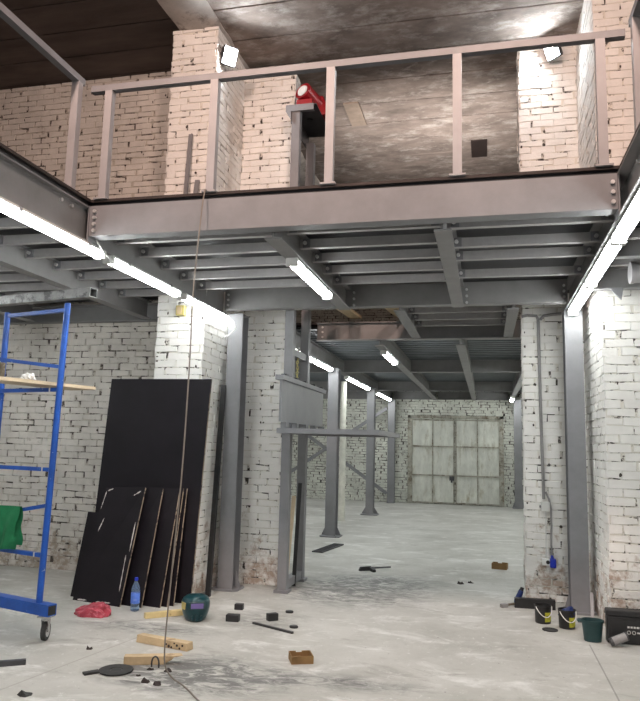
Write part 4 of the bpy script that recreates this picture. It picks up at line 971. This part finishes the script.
# conduit, junction box, socket and plug on the doorway pier
yp = 8.035
mb = MB(); mb.tube([(.40, yp, 3.10), (.46, yp, 3.115), (.56, yp, 3.105), (.578, yp, 3.06), (.581, yp, 2.8), (.588, yp, 2.0), (.598, yp, 1.4), (.602, yp, 1.08)], .0165, 8)
tag(mb.build('conduit_pipe', 'conduit', smooth=True), 'grey conduit running down the pier to the junction box', 'conduit')
mb = MB(); mb.tube([(.60, yp, 3.06), (.64, yp, 3.105), (.74, yp, 3.12), (.83, yp, 3.125)], .0165, 8); tag(mb.build('conduit_pipe', 'conduit', smooth=True), 'short grey conduit along the top of the pier towards the column', 'conduit')
def jbox():
    t = thing('junction_box', 'pale square junction box on the conduit of the pier', 'junction box', (.615, yp - .01, 1.0))
    mb = MB(); mb.box(-.045, .045, -.035, .02, -.05, .05); mb.build('box_body', 'light_grey', t, bevel=.006)
    mb = MB(); mb.box(-.035, .035, -.04, -.034, -.04, .04); mb.build('box_lid', 'light_grey', t)
    mb = MB(); mb.cyl((-.06, 0, .0), (-.045, 0, .0), .014, .014, 10); mb.build('gland', 'conduit', t)
jbox()
mb = MB(); mb.tube([(.62, yp - .03, 1.16), (.655, yp - .03, 1.08), (.672, yp - .03, .98), (.674, yp - .03, .8), (.668, yp - .03, .6), (.675, yp - .03, .48)], .011, 8); tag(mb.build('plug_cable', 'conduit', smooth=True), 'grey cable passing beside the junction box down to the blue plug', 'cable')
mb = MB(); mb.tube([(.62, yp - .01, .95), (.618, yp - .01, .7), (.615, yp - .01, .46)], .006, 6); tag(mb.build('socket_cable', 'light_grey', smooth=True), 'thin pale cable between junction box and white socket', 'cable')
def socket():
    t = thing('wall_socket', 'white surface socket low on the conduit pier', 'socket', (.612, yp - .01, .42))
    mb = MB(); mb.box(-.04, .04, -.03, .02, -.035, .035); mb.build('socket_body', 'white', t, bevel=.006)
    mb = MB(); mb.cyl((.018, -.033, 0), (.018, -.029, 0), .02, .02, 16); mb.build('socket_hole', 'black', t)
socket()
def plug():
    t = thing('power_plug', 'blue industrial plug beside the white socket', 'plug', (.682, yp - .02, .42))
    mb = MB(); mb.box(-.032, .032, -.045, .03, -.055, .04); mb.build('plug_body', 'blueplug', t, bevel=.012)
    mb = MB(); mb.cyl((-.006, -.015, .04), (-.008, -.015, .075), .018, .013, 12); mb.build('cable_gland', 'blueplug', t, smooth=True)
plug()
def ybox():
    t = thing('junction_box', 'yellowed junction box high on the tall brick pier under the lamps', 'junction box', (-3.235, 6.885, 3.02))
    mb = MB(); mb.box(-.05, .05, -.04, .02, -.055, .055); mb.build('box_body', 'lens_yellow', t, bevel=.006)
    mb = MB(); mb.box(-.035, .02, -.046, -.039, -.04, .04); mb.build('box_lid', 'wood', t)
ybox()
# upper level: bars leaning on the tall pier, duct and bracket over the toolbox
mb = MB(); mb.bar((-3.235, 6.76, ZD + .05), (-3.225, 6.87, 5.05), .05, .012, (0, 1, 0)); mb.bar((-3.215, 6.74, ZD + .05), (-3.205, 6.86, 5.05), .008, .03, (0, 1, 0)); tag(mb.build('angle_bar', 'steel'), 'long grey angle bar leaning on the tall pier on the upper deck', 'bar')
mb = MB(); mb.bar((-3.15, 6.74, ZD + .05), (-3.115, 6.865, 4.50), .055, .012, (0, 1, 0)); tag(mb.build('flat_bar', 'steel'), 'short dark flat bar leaning on the tall pier on the upper deck', 'bar')
mb = MB(); mb.cyl((1.22, 6.25, 3.13), (3.5, 6.25, 3.13), .085, .085, 24); mb.cyl((1.21, 6.25, 3.13), (1.235, 6.25, 3.13), .095, .095, 24)
tag(mb.build('duct_pipe', 'steel_light', smooth=True), 'round grey pipe under the deck over the tool case', 'pipe')
mb = MB(); mb.add([(1.10, 6.60, 3.08), (1.22, 6.60, 3.08), (1.20, 6.60, 2.97), (1.10, 6.615, 3.08), (1.22, 6.615, 3.08), (1.20, 6.615, 2.97)], [(0, 1, 2), (5, 4, 3), (0, 3, 4, 1), (1, 4, 5, 2), (2, 5, 3, 0)])
tag(mb.build('gusset_bracket', 'steel'), 'small triangular bracket under the cross beam above the tool case', 'bracket')
